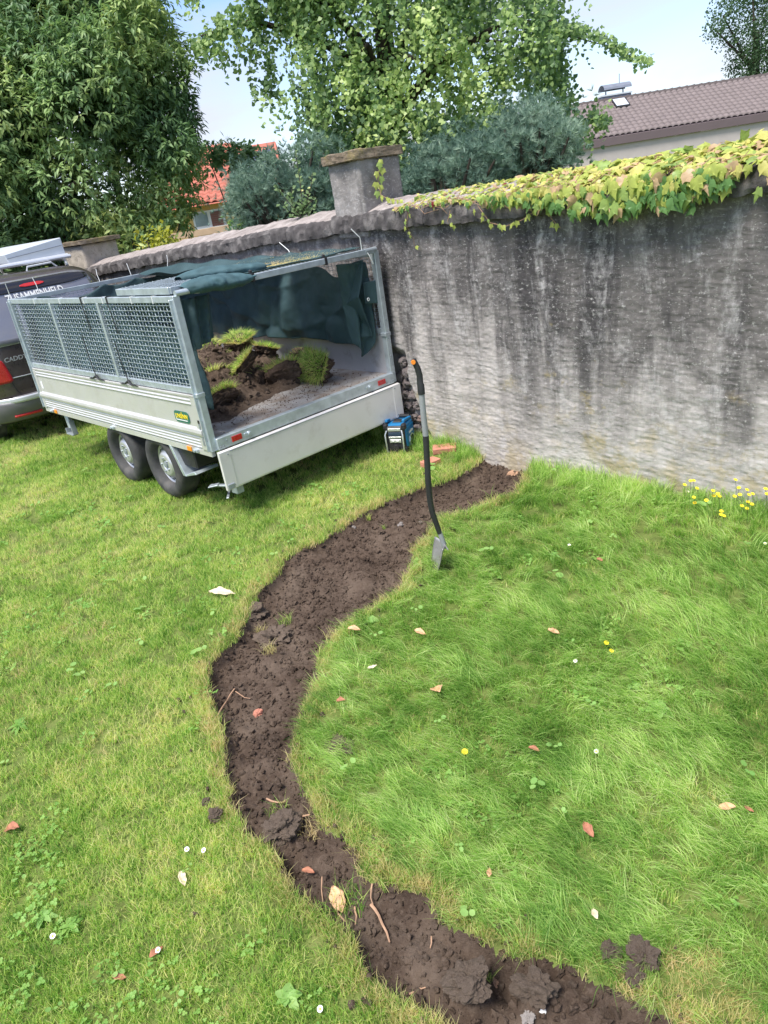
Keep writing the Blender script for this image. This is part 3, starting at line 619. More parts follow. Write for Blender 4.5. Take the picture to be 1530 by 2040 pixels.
roughbox('pillar_cap',-6.10,-5.22,-.06,.55,1.955,2.01,M['cap'],pf,.01,52,.03)

# ------------------------------------------------------------------ trailer
tr=empty('flatbed_trailer',O,TROT,'silver twin-axle box trailer with wire mesh cage sides and its tailgate hanging open','trailer')
W,L=1.83,3.23;ZF=.615;ZT=1.60;ZB=.545;ZS=.943
m=MB();m.box(.03,W-.03,.03,L-.03,ZF-.03,ZF);m.build('load_floor',M['floor'],tr)
m=MB()
for xx in(.035,W-.035):m.bar((xx,.02,ZB+.03),(xx,L,ZB+.03),.05,.06)
for k_ in range(6):m.bar((.05,.3+k_*.53,ZB-.005),(W-.05,.3+k_*.53,ZB-.005),.05,.05)
for xx in(.5,W-.5):m.bar((xx,.02,ZB-.09),(xx,L-.05,ZB-.09),.05,.10)
m.bar((.5,L-.1,ZB-.1),(W/2,L+.85,ZB-.13),.06,.09);m.bar((W-.5,L-.1,ZB-.1),(W/2,L+.85,ZB-.13),.06,.09)
m.build('chassis_frame',M['galv_dark'],tr,.004)
# ribbed near side panel profile (thickness direction x, outward negative)
def sideprofile():
    p=[(0,.0)];z=0
    def rib(z0,z1,o1):return [(-o1,z0),(-o1,z1)]
    pts=[(-.004,0),(-.010,.012),(-.004,.020),(-.010,.034),(-.004,.042),(-.010,.056),(-.004,.064),(-.010,.078),(-.006,.088),(-.020,.10),(-.024,.118),(-.020,.138),(-.004,.155),(-.003,.30),(-.012,.312),(-.004,.322),(-.012,.338),(-.004,.346),(-.012,.362),(-.012,.372)]
    return pts
def sidepanel(x,sgn,name):
    m=MB();pts=[(x+sgn*a,ZB+.005+z*.392/.372) for a,z in sideprofile()];pts+=[(x-sgn*(-.022),ZB+.397) if False else (x-(-1 if sgn>0 else 1)*0+(.022 if sgn>0 else -.022),ZB+.397),(x+(.022 if sgn>0 else -.022),ZB+.005)]
    m.prism(pts,.045,L-.045,'y') if False else None
    n_=len(pts);vs=[(a,.05,b) for a,b in pts]+[(a,L-.05,b) for a,b in pts]
    m.add(vs,[tuple(range(n_-1,-1,-1)),tuple(range(n_,2*n_))]+[(k,(k+1)%n_,n_+(k+1)%n_,n_+k) for k in range(n_)])
    return m.build(name,M['alu'],tr)
sp_=sidepanel(.0,1,'side_panel')
m=MB();m.box(W-.028,W-.004,.05,L-.05,ZB+.005,ZS);m.build('side_panel',M['alu_in'],tr,.003)
m=MB();m.box(.03,W-.03,L-.03,L-.006,ZB+.01,ZS);m.build('front_panel',M['alu_in'],tr,.003)
# end fitting at the panel's rear, with slot
m=MB();m.box(-.012,.0,.045,.115,ZB+.005,ZS-.004);o=m.build('panel_end_cap',M['alu'],sp_,.002)
m=MB();m.box(-.016,-.0125,.058,.078,ZB+.04,ZB+.20);m.build('latch_slot',M['galv_dark'],sp_,.001);m=MB();m.box(-.017,-.0125,.058,.078,ZB+.201,ZB+.225);m.build('latch_slot',M['black'],sp_,.001)
m=MB();m.box(-.012,.0,L-.10,L-.045,ZB+.005,ZS-.02);m.build('panel_end_cap',M['alu'],sp_,.002)
m=MB();m.box(-.0065,-.0052,L-.19,L-.14,ZB+.20,ZB+.27);m.build('sticker',M['white'],sp_)
# badge
rr_=[]
hx,hz,cr_=.105,.042,.030
for (sx,sz) in((1,1),(-1,1),(-1,-1),(1,-1)):
    for q in range(5):
        an=[0,90,180,270][[(1,1),(-1,1),(-1,-1),(1,-1)].index((sx,sz))]+q*22.5;rr_.append(((hx-cr_)*sx+cr_*math.cos(R(an)),(hz-cr_)*sz+cr_*math.sin(R(an))))
bcy,bcz=.305,ZB+.222
m=MB();n_=len(rr_);vs=[(-.0050,bcy-a,bcz+b) for a,b in rr_]+[(-.0085,bcy-a,bcz+b) for a,b in rr_];m.add(vs,[tuple(range(n_)),tuple(range(n_,2*n_))]+[(k,(k+1)%n_,n_+(k+1)%n_,n_+k) for k in range(n_)]);bd=m.build('badge',M['badge_green'],tr)
TM=Matrix(((0,0,-1,-.010),(-1,0,0,bcy),(0,1,0,bcz+.003),(0,0,0,1)))
text_mesh('badge_lettering','UNSINN',.046,TM,M['badge_yellow'],bd,.001,0,1.02)
m=MB();m.box(-.0105,-.0088,bcy-.075,bcy+.085,bcz-.027,bcz-.021);m.box(-.0105,-.0088,bcy+.079,bcy+.085,bcz-.021,bcz+.012);m.build('badge_underline',M['white'],bd)
m=MB();m.box(-.0105,-.0088,bcy-.012,bcy-.004,bcz+.021,bcz+.036);m.build('badge_mark',M['badge_yellow'],bd)
# corner posts
for (xx,yy) in((0.02,.025),(W-.02,.025),(0.02,L-.025),(W-.02,L-.025)):
    m=MB();m.bar((xx,yy,ZB-.005),(xx,yy,ZT),.052,.05);m.bar((xx+(-.03 if xx<1 else .03),yy,ZB),(xx+(-.03 if xx<1 else .03),yy,ZT-.02),.006,.03)
    cp=m.build('corner_post',M['galv'],tr,.004)
    if yy<1:
        m=MB()
        for zz_ in(ZB+.08,ZB+.22,ZS-.03,ZS+.12,ZS+.30,ZS+.45):m.lathe([(-.003,.0),(-.003,.006),(.0,.007)],(xx-.028 if xx<1 else xx+.0,yy-.0 if xx<1 else yy-.026,zz_),'x' if xx<1 else 'y',8)
        tag(m.build('rivets',M['galv_dark'],cp),kind='stuff')
        m=MB();m.box(xx-.034,xx+.03,yy-.03,yy+.03,ZS-.012,ZS+.018);m.build('post_clamp',M['galv'],cp,.003)
        m=MB();m.tube([(xx-.0,yy-.02,ZT+.012),(xx+(.12 if xx<1 else -.12),yy-.02,ZT+.012)],.019,10);m.build('hinge_tube',M['galv'],cp,0,True)
# upper mesh frames
def meshside(p0,p1,ups,name,outn,wires=True):
    p0=Vector(p0);p1=Vector(p1)
    m=MB();m.bar(p0+Vector((0,0,ZT-.022)),p1+Vector((0,0,ZT-.022)),.03,.042);m.bar(p0+Vector((0,0,ZS+.028)),p1+Vector((0,0,ZS+.028)),.03,.045)
    fr=m.build(name,M['galv'],tr,.003)
    for t_ in ups:
        q=p0.lerp(p1,t_);m=MB();m.bar(q+Vector((0,0,ZS+.05)),q+Vector((0,0,ZT-.04)),.032,.035,up=(p1-p0).normalized());m.build('upright',M['galv'],fr,.003)
    m=MB();Ln=(p1-p0).length;off=Vector(outn)*.004;d_=(p1-p0).normalized()
    nz_=16;z0_,z1_=ZS+.052,ZT-.044
    for i in range(nz_):
        z=z0_+(i+.5)*(z1_-z0_)/nz_;m.bar(p0+off+Vector((0,0,z)),p1+off+Vector((0,0,z)),.0036,.0036)
    nx_=int(Ln/.045)
    for i in range(nx_):
        q=p0+d_*((i+.5)*Ln/nx_)-off*.2
        # crimped wires: bend between the horizontals
        path=[];
        for k in range(nz_*2+1):
            z=z0_+k*(z1_-z0_)/(nz_*2);path.append(q+Vector((0,0,z))+d_*(.004*(1 if k%2 else -1)*(1 if i%2 else -1)))
        m.tube(path,.0019,3,False)
    o=m.build('wire_mesh',M['galv'],fr);tag(o,kind='stuff');return fr
meshside((.02,.05,0),(.02,L-.05,0),(.375,.69),'mesh_side_frame',(-1,0,0))
meshside((W-.02,.05,0),(W-.02,L-.05,0),(.33,.66),'mesh_side_frame',(1,0,0))
meshside((.05,L-.02,0),(W-.05,L-.02,0),(.5,),'mesh_front_frame',(0,1,0))
m=MB();m.bar((.16,.005,ZT+.006),(W-.05,.005,ZT+.006),.03,.042);rb=m.build('rear_top_rail',M['galv'],tr,.003)
m=MB()
for k_ in range(44):
    xx=.2+k_*.0355;m.tube([(xx,.02,ZT+.024),(xx,.05,ZT+.028),(xx,.09,ZT+.026)],.0026,4,False)
o=m.build('mesh_wire_ends',M['galv'],rb);tag(o,kind='stuff')
for xx,l_ in((.62,0),(1.28,0)):
    m=MB();m.box(xx-.010,xx+.010,-.016,.026,ZT-.022,ZT+.034);m.lathe([(-.0,.0),(.0,.012),(.016,.014),(.026,.0)],(xx,.012,ZT+.034),'z',8);m.build('rubber_strap',M['black'],rb)
# hinged roof mesh by the near rear corner
m=MB();a,b,c_,e=(.03,.10),(.03,.84),(.46,.80),(.16,.06)
za=ZT+.03
for p,q in(((.03,.08),(.03,.86)),((.03,.86),(.50,.84)),((.50,.84),(.50,.10)),((.50,.10),(.03,.08))):m.bar((p[0],p[1],za),(q[0],q[1],za),.022,.045)
rf=m.build('roof_mesh_frame',M['galv'],tr,.003)
m=MB()
for k_ in range(13):m.tube([(.05+k_*.036,.10+i*.035,za+.024+.003*(-1)**(i+k_)) for i in range(22)],.0026,4,False)
for k_ in range(22):m.tube([(.05+i*.036,.10+k_*.034,za+.024-.003*(-1)**(i+k_)) for i in range(13)],.0026,4,False)
tag(m.build('wire_mesh',M['galv'],rf),kind='stuff')
# rear sill with reflectors
m=MB();m.box(.04,W-.04,-.022,.03,ZB-.002,ZF+.012);sill=m.build('rear_sill',M['galv'],tr,.003)
for xx in(.155,1.60):
    m=MB();m.box(xx,xx+.085,-.028,-.0225,ZB+.022,ZB+.062);m.build('red_reflector',M['red'],sill,.002)
for xx in(.30,1.50):
    m=MB();m.lathe([(-.04,0),(-.04,.012),(-.028,.013),(-.022,.018)],(xx,0,ZB+.04),'y',10);m.box(xx-.04,xx+.02,-.030,-.023,ZB+.03,ZB+.052);m.build('tailgate_latch',M['galv'],sill,.002)
m=MB()
for xx in(.06,.085,.115,W-.06,W-.09,W-.13):m.lathe([(-.027,0),(-.027,.006),(-.0225,.007)],(xx,0,ZB+.02+.03*((xx*100)%2>1)),'y',8)
tag(m.build('rivets',M['galv_dark'],sill),kind='stuff')
# tailgate hanging down
m=MB();z1_,z0_=ZB-.008,ZB-.295
prof=[(-.036,z1_),(-.050,z1_-.008),(-.050,z0_+.012),(-.046,z0_),(-.028,z0_),(-.024,z1_)]
n_=len(prof);x0_,x1_=.015,W-.015
m.add([(x0_,a,b) for a,b in prof]+[(x1_,a,b) for a,b in prof],[tuple(range(n_)),tuple(range(n_,2*n_))]+[(k,(k+1)%n_,n_+(k+1)%n_,n_+k) for k in range(n_)])
tg=m.build('tailgate',M['alu_gate'],tr)
for xa,xb in((.012,.10),(W-.10,W-.012)):
    m=MB();m.box(xa,xb,-.054,-.0505,z0_+.004,z1_-.004);ep=m.build('end_plate',M['alu_gate'],tg,.001)
    m=MB()
    for zz_ in(z0_+.03,z1_-.03):m.lathe([(-.057,0),(-.057,.005),(-.0545,.006)],(xb-.02 if xa<1 else xa+.02,0,zz_),'y',8)
    tag(m.build('rivets',M['galv_dark'],ep),kind='stuff')
m=MB();m.box(.02,.075,-.062,-.0545,z0_+.008,z0_+.045);m.build('corner_latch',M['galv_dark'],tg,.002)
m=MB();m.box(x0_,x1_,-.0525,-.0502,z1_-.016,z1_-.010);m.build('edge_line',M['galv_dark'],tg)
# side markers, hinges
for yy in(.32,L-.30):
    m=MB();m.box(-.012,-.002,yy-.03,yy+.03,ZB+.004-.042,ZB+.004-.006);m.build('amber_marker',M['amber'],tr,.003)
for yy in(.22,1.62,L-.22):
    m=MB();m.lathe([(-.03,.0),(-.03,.012),(-.008,.016),(-.0,.016)],(0,yy,ZB-.018),'x',10);m.box(-.022,.0,yy-.035,yy+.03,ZB-.03,ZB-.008);m.build('panel_hinge',M['galv'],tr,.002)
m=MB();m.box(-.003,.03,.02,L-.02,ZB-.045,ZB+.002);m.build('side_rail',M['alu'],tr,.003)
# wheels
def wheel(x,y,sg):
    c=(x,y,.282);w_=empty('wheel',c,0,parent=tr)
    rt=.282;h=.095
    prof=[(h*.85,.178),(h,.20),(h*1.02,.235),(h*.92,.262),(h*.72,rt-.004),(h*.5,rt),(0,rt+.001),(-h*.5,rt),(-h*.72,rt-.004),(-h*.92,.262),(-h*1.02,.235),(-h,.20),(-h*.85,.178),(-h*.6,.165),(h*.6,.165),(h*.85,.178)]
    m=MB();m.lathe(prof,(0,0,0),'x',48);m.build('tyre',M['rubber'],w_,0,True)
    m=MB();q=-sg
    rp=[(.078*q*-1,.178),(.083*-q,.186),(.070*-q,.186),(.066*-q,.172),(.03*-q,.165),(.018*-q,.150),(.030*-q,.118),(.058*-q,.100),(.066*-q,.085),(.062*-q,.045),(.052*-q,.035),(.052*-q,.0)]
    m.lathe(rp,(0,0,0),'x',48);rim=m.build('rim',M['rim'],w_,0,True)
    m=MB()
    for k in range(16):
        t_=2*math.pi*k/16;cy,cz=.134*math.cos(t_),.134*math.sin(t_);xx=(.0295)*-q
        m.add([(xx+(.010*-q)*(1 if dd<0 else .0)+(-q)*(.004 if dd<0 else -.004),cy+math.cos(t_)*dd*.013-math.sin(t_)*ee*.009,cz+math.sin(t_)*dd*.013+math.cos(t_)*ee*.009) for dd,ee in((-1,-.7),(-1,.7),(0,1),(1,.7),(1,-.7),(0,-1))],[(0,1,2,3,4,5)])
    tag(m.build('vent_holes',M['black'],w_),kind='stuff')
    m=MB()
    for k in range(5):
        t_=2*math.pi*k/5;m.lathe([(.062*-q,.0085),(.074*-q,.008),(.076*-q,.0)],(0,.055*math.cos(t_),.055*math.sin(t_)),'x',7)
    m.lathe([(.052*-q,.028),(.066*-q,.026),(.068*-q,0)],(0,0,0),'x',16);tag(m.build('wheel_nuts',M['galv_dark'],w_,0,True),kind='stuff')
for yy in(.91,1.645):
    wheel(.105,yy,-1);wheel(W-.105,yy,1)
m=MB()
for yy in(.91,1.645):m.bar((.1,yy,.29),(W-.1,yy,.29),.055,.055)
m.build('axle',M['galv_dark'],tr)
# mudguard bracket behind the rear wheel, dark wheel box
m=MB();pts=[(.62,ZB-.04),(.655,ZB-.04),(.545,.27),(.50,.27)];m.prism(pts,-.005,.22,'x');m.prism([(.50,.27),(.545,.27),(.36,.33),(.34,.31)],.0,.2,'x');m.build('mudguard_bracket',M['galv'],tr,.002)
m=MB();m.box(.03,.26,.36,.60,.34,.50);m.build('storage_box',M['black'],tr,.01)
m=MB();m.box(.24,.26,.45,2.1,.30,ZB-.04);m.build('wheel_arch_liner',M['black'],tr)
# props: front drop leg with foot, rear drop leg
m=MB();yy=L-.33;m.tube([(.07,yy,ZB-.03),(.07,yy-.03,ZB-.20)],.028,10);m.build('prop_stand',M['galv'],tr,.0,True)
m=MB();m.bar((.06,yy-.10,ZB-.12),(.06,yy-.12,ZB-.26),.05,.012);m.bar((.06,yy-.11,ZB-.262),(.06,yy+.05,ZB-.262),.06,.012);m.bar((.06,yy+.05,ZB-.262),(.06,yy+.055,ZB-.21),.05,.012);m.build('prop_foot',M['galv_dark'],tr,.002)
m=MB();m.tube([(.12,.12,ZB-.03),(.12,.10,ZB-.22)],.030,10);m.tube([(.12,.10,ZB-.22),(.12,.095,ZB-.27)],.036,10);m.tube([(.12,.09,ZB-.27),(.11,.10,ZB-.33)],.012,8);m.build('rear_prop',M['galv'],tr,0,True)
m=MB();m.bar((.02,.20,ZB-.30),(.12,-.0,ZB-.30),.03,.015);m.bar((.0,.19,ZB-.30),(.05,.13,ZB-.29),.05,.01);m.bar((.15,.18,.16),(.05,.05,.16),.02,.01);m.box(.10,.16,-.02,.06,ZB-.36,ZB-.06);m.build('rear_light_bracket',M['galv_dark'],tr,.003)
m=MB();m.tube([(W/2,L+.8,ZB-.13),(W/2,L+1.0,ZB-.13)],.04,10);m.tube([(W/2-.1,L+.45,ZB+.1),(W/2-.1,L+.45,.05)],.025,10);m.build('coupling',M['galv_dark'],tr,0,True)
# straps on the near mesh
for y0_,dz in((1.62,.30),(1.02,.27)):
    m=MB();m.tube([(-.002,y0_+.06,ZS+.06+dz),(-.012,y0_+.03,ZS+.20),(-.014,y0_,ZS+.06),(-.016,y0_-.01,ZS+.02)],.004,6)
    for s_ in(-1,1):m.tube([(-.014,y0_-.01,ZS+.035),(-.018,y0_+s_*.05,ZS+.012),(-.014,y0_+s_*.15,ZS+.002)],[.011,.009,.003],6)
    m.build('rubber_strap',M['black'],tr,0,True)
for yy in(.62,1.10,1.95,.30,1.45,2.55):
    m=MB();m.box(.001,.038,yy-.004,yy+.004,ZT-.046,ZT+.004);m.build('cable_tie',M['zip'],tr)
for yy in(1.02,1.50):
    m=MB();m.box(-.001,.040,yy-.008,yy+.008,ZT-.048,ZT+.006);m.tube([(.0,yy,ZT-.03),(-.004,yy-.04,ZT-.18),(-.004,yy-.05,ZT-.26)],.004,5);m.build('rubber_strap',M['black'],tr)
# long cable tie tails standing up
for p,q,r_ in(((.30,L-.02,ZT),(.30,L,ZT+.09),(.29,L+.01,ZT+.15)),((.92,L-.02,ZT),(.92,L,ZT+.07),(.93,L+.01,ZT+.12)),((1.27,L-.02,ZT),(1.27,L,ZT+.08),(1.27,L+.01,ZT+.12)),((W-.02,1.10,ZT),(W+.0,1.16,ZT+.06),(W+.02,1.30,ZT+.13)),((1.70,L-.02,ZT),(1.72,L-.03,ZT+.08),(1.73,L-.02,ZT+.13)),((1.66,0,ZT+.02),(1.65,-.01,ZT+.12),(1.60,.02,ZT+.19)),((.02,L-.04,ZT-.01),(.02,L-.04,ZT+.08),(.01,L-.06,ZT+.14)),((1.70,0.,ZT+.02),(1.71,-.02,ZT-.02),(1.74,-.02,ZT-.09))):
    m=MB();m.tube([p,q,r_],.0035,5);m.build('cable_tie',M['zip'],tr,0,True)

# ------------------------------------------------------------------ net on the trailer (its own thing)
net=empty('shade_net',O,TROT,'dark green shade net tied inside the trailer cage and bundled over its rear rail','net')
def cloth(name,P,parent,mat,th=.003):
    o=link(name,gridmesh(name,P),mat,parent,True);md=o.modifiers.new('thick','SOLIDIFY');md.thickness=th;md.offset=0;return o
# far-side curtain : u along the trailer, hanging from rail to just above the floor panel
a=np.linspace(0,1,150);b=np.linspace(0,1,60);A,B=np.meshgrid(a,b,indexing='ij')
uu=.07+A*3.05
top=1.555-.10*np.exp(-((uu-.42)/.13)**2)*1.0-.035*np.abs(np.sin(uu*2.6))
bot=np.interp(uu,[.05,.20,.27,.5,.9,1.4,2.1,2.6,3.12],[.93,.93,.875,.885,.905,.90,.88,.93,.82])+.012*np.sin(uu*9)
z=top+(bot-top)*B
sw=np.sin(B*np.pi)
fold=.035*np.sin(uu*6+B*2.5)*B+.022*np.sin(uu*15-B*5)*(.3+.7*B)+.022*fbm(uu*6,z*6,3,301)+.09*sw*fbm(uu*1.4,z*1.2,2,303)+.035*(1-np.abs(np.sin(z*8+1.6*np.cos((uu-1.2)*1.9))))**2*sw
yy=uu;xx=W-.075-.03-.03*sw-np.abs(fold)*1.1
cloth('side_curtain',np.stack([xx,yy,z],-1),net,M['net'])
# hanging free corner near the right rear post
a=np.linspace(0,1,40);b=np.linspace(0,1,60);A,B=np.meshgrid(a,b,indexing='ij')
xx=1.60+A*.18;ztop=1.545-.02*A;zbot=.93-.17*np.exp(-((A-.42)/.30)**2)+.03*A;z=ztop+(zbot-ztop)*B
yy=.10+.10*(1-A)+.04*np.sin(A*11+B*3)*B+.015*fbm(A*5,B*8,3,311)+.05*B*(1-A)
cloth('corner_drop',np.stack([xx-.05*(1-B)*(1-A)+.02*B,yy,z],-1),net,M['net'])
a=np.linspace(0,1,16);b=np.linspace(0,1,20);A,B=np.meshgrid(a,b,indexing='ij')
xx=1.665+A*.125;z=1.38-.16*B-.02*A*B;yy=.045+.015*np.sin(A*5)+.012*B
cp=cloth('corner_flap',np.stack([xx,yy,z],-1),net,M['net'])
m=MB();m.lathe([(-.006,.006),(-.008,.011),(-.004,.015)],(1.685,.04,1.25),'y',14);m.build('eyelet',M['zip'],cp,0,True)
# curtain along the front, scalloped between ties
a=np.linspace(0,1,110);b=np.linspace(0,1,50);A,B=np.meshgrid(a,b,indexing='ij')
xx=.05+A*1.72;top=1.575-.075*np.abs(np.sin(np.interp(xx,[0,.30,.92,1.27,1.5,1.8],[0,0,3.1416,6.283,6.283+2.2,9.42])))*np.interp(xx,[0,.9,1.0,1.8],[1,1,.5,.35])
z=top+(.72-top)*B;fold=.03*np.sin(xx*19+1.5*B)*(.4+.6*B)+.02*fbm(xx*5,z*5,3,321)+.03*np.sin(B*3.14)
cloth('front_curtain',np.stack([xx,L-.06-.04-np.abs(fold),z],-1),net,M['net'])
# near-side strip hanging at the rear near post and inside the mesh
a=np.linspace(0,1,40);b=np.linspace(0,1,50);A,B=np.meshgrid(a,b,indexing='ij')
xx=.085+A*.26-.05*A*B;z=1.56-.005*A-(.34-.05*A)*B;yy=.07+.05*A+.025*np.sin(A*14+B)+.012*fbm(A*4,B*7,3,331)
cloth('post_drop',np.stack([xx,yy,z],-1),net,M['net'])
a=np.linspace(0,1,60);b=np.linspace(0,1,26);A,B=np.meshgrid(a,b,indexing='ij')
yy=.16+A*1.05;dep=.05+.24*np.exp(-((A-.55)/.20)**2)+.10*np.exp(-((A-.25)/.1)**2);z=1.565-dep*B;xx=.06+.05*np.sin(B*3)+.02*np.sin(A*21+B*3)+.07*B
cloth('near_flap',np.stack([xx,yy,z],-1),net,M['net_top'])
# near side curtain inside the mesh
a=np.linspace(0,1,120);b=np.linspace(0,1,40);A,B=np.meshgrid(a,b,indexing='ij')
yy=.08+A*3.0;top=1.50-.20*np.clip(1-A*2.6,0,1)+.03*np.sin(A*17);z=top+(.80-top)*B;xx=.11+.025*np.sin(A*33+B*2)+.02*fbm(A*12,B*4,3,341)
cloth('near_curtain',np.stack([xx,yy,z],-1),net,M['net'])
# roof sheet
a=np.linspace(0,1,90);b=np.linspace(0,1,50);A,B=np.meshgrid(a,b,indexing='ij')
xx=.62+A*1.15;yy=.035+B*(1.0+.5*A*0)+.03*np.sin(A*7);sag=.020*np.sin(A*3.14)*np.sin(B*3.14)*2
z=ZT+.040-sag+.010*fbm(xx*7,yy*7,3,351)+.006*np.sin(yy*22+xx*5)
rs=cloth('roof_sheet',np.stack([xx,yy,z],-1),net,M['net_top'])
# strip from roof sheet back to the front rail
a=np.linspace(0,1,70);b=np.linspace(0,1,26);A,B=np.meshgrid(a,b,indexing='ij')
yy=1.15+A*1.98;xx=1.42-.15*np.sin(A*2.4)+B*(.36+.1*np.sin(A*3));z=ZT+.03-.10*np.sin(B*3.14)*np.sin(A*3.14)+.012*np.sin(A*19+B*4)-.03*(1-B)
cloth('roof_strip',np.stack([xx,yy,z],-1),net,M['net'])
# bundled roll over the rear rail (two puffy folds)
def roll(x0,x1,y0,z0,r0,seed,slant,tp):
    a=np.linspace(0,1,60);b=np.linspace(0,2*np.pi,30);A,B=np.meshgrid(a,b,indexing='ij')
    rad=r0*(1+.22*fbm(A*5,np.cos(B)*1.5+5,3,seed)+.12*fbm(A*14,np.sin(B)*3+5,2,seed+1))*np.clip(np.sin(np.clip(A*1.05+.02,0,1)*np.pi)**.33,.12,1)
    xx=x0+(x1-x0)*A;yy=y0+slant*A+rad*1.75*np.cos(B);z=z0+.008*np.sin(A*6)+rad*tp*np.sin(B)
    return np.stack([xx,yy,z],-1)
o=link('bundled_roll',gridmesh('bundled_roll',roll(.10,.62,.06,ZT+.02,.075,361,-.10,.70)),M['net_roll'],net,True)
o=link('bundled_roll',gridmesh('bundled_roll',roll(.28,.86,.40,ZT+.06,.07,371,-.30,.70)),M['net_roll'],net,True)
# debris on the roof sheet
r=np.random.default_rng(12);Vd=[];Fd=[]
def straw(P,Lr,wd,seed,flat=.15,up=(0,0,1)):
    r=np.random.default_rng(seed);n_=len(P);az=r.uniform(0,6.283,n_);el=r.normal(0,flat,n_);ln=r.uniform(*Lr,n_)
    D=np.stack([np.cos(az)*np.cos(el),np.sin(az)*np.cos(el),np.sin(el)],-1);S=np.stack([-np.sin(az),np.cos(az),0*az],-1)*wd/2
    Vx=np.stack([P-S,P+S,P+D*ln[:,None]],1).reshape(-1,3);return Vx,np.arange(3*n_).reshape(-1,3)
n_=6500;pa=r.normal(.42,.22,n_);pb=r.normal(.5,.2,n_);k=(pa>.05)&(pa<.95)&(pb>.05)&(pb<.95);pa,pb=pa[k],pb[k]
Pd=np.stack([.62+pa*1.15,.035+pb*1.15,ZT+.045-.04*np.sin(pa*3.14)*np.sin(pb*3.14)+.008*r.uniform(size=len(pa))],-1)
Vx,Fx=straw(Pd,(.015,.04),.004,5);o=link('straw_debris',fastmesh('straw_debris',Vx,Fx,attr=np.repeat(r.uniform(size=len(Pd)),3)),M['grass_dry']);o.location=O;o.rotation_euler=(0,0,TROT)
tag(o,'brown dry grass and soil debris lying on the net roof','debris',kind='stuff')
# load : soil heap and turf sods ------------------------------------------------
xa=np.linspace(.10,1.74,170);ya=np.linspace(.18,2.9,230);A,B=np.meshgrid(xa,ya,indexing='ij')
hh=.27*np.exp(-(((A-.50)/.50)**2+((B-1.45)/.62)**2))+.20*np.exp(-(((A-1.05)/.42)**2+((B-1.75)/.5)**2))+.12*np.exp(-(((A-1.25)/.28)**2+((B-1.45)/.38)**2))+.12*np.exp(-(((A-.85)/.3)**2+((B-1.2)/.35)**2))+.07*np.exp(-(((A-1.55)/.12)**2+((B-1.05)/.2)**2))+.03*np.exp(-(((A-.35)/.25)**2+((B-.62)/.2)**2))
W1,W2,WI=worley(A*9,B*9,401);Q1,Q2,QI=worley(A*24,B*24,402)
for a_,b_,c_,e_ in ((422,752,.78,.13),(440,790,.72,.12),(630,725,.74,.13),(487,722,.86,.17),(563,738,.76,.13),(475,680,.93,.20),(412,692,.92,.20),(528,692,.87,.17),(480,760,.72,.13),(600,700,.79,.15),(520,745,.74,.13)):
    g_=gz(a_,b_,c_)-O;hh=np.maximum(hh,(c_-ZF-.045)*np.exp(-(((A-float(g_@V))**2+(B-float(g_@U)-.03)**2)/(e_*e_))**1.3))
rough=.05*np.clip(.6-W1,0,1)*(.4+WI)+.025*np.clip(.6-Q1,0,1)+.02*fbm(A*16,B*16,4,403)
Z=hh*(1+.25*fbm(A*5,B*5,3,404))-.022+rough*sstep(.02,.1,hh)+.006*fbm(A*30,B*30,2,405)
Z=Z+.012*fbm(A*8,B*8,3,411)*(hh<.06);mask=(Z[:-1,:-1]>-.001)|(Z[1:,1:]>-.001)
heap=link('soil_heap',gridmesh('soil_heap',np.stack([A,B,Z+ZF+.001],-1),mask),M['soil'],None,True);heap.location=O;heap.rotation_euler=(0,0,TROT);tag(heap,'heap of loose dark soil on the trailer floor','soil heap')
def heapz(x,y):
    i=int(np.clip((x-xa[0])/(xa[1]-xa[0]),0,168));j=int(np.clip((y-ya[0])/(ya[1]-ya[0]),0,228));return float(Z[i,j])+ZF
r=np.random.default_rng(13);n_=9000;cx=r.uniform(.06,1.75,n_);cy=r.uniform(.04,1.6,n_);dn=np.exp(-((cy-.55)/.55)**2)*np.exp(-((cx-.8)/.75)**2)
k=r.uniform(size=n_)<dn;cx,cy=cx[k],cy[k];s=.0010+.006*r.uniform(size=len(cx))**5;s[:40]*=1.8
Rz=Matrix.Rotation(TROT,3,'Z');lp=np.stack([cx,cy,np.full(len(cx),ZF+.003)],-1);Rm_=np.array(Rz)
lumps_dry=[bpy.data.objects.new('crumb',rocklump('crumb',M['soil_dry'],20+q,1,.35)) for q in range(5)]
wp=lp@Rm_.T+O;scatter('floor_crumbs',wp,r.uniform(0,6.28,(len(cx),3)),np.stack([s,s,s*.7],-1),r.integers(0,5,len(cx)),lumps_dry,'soil crumbs spilled over the trailer floor')
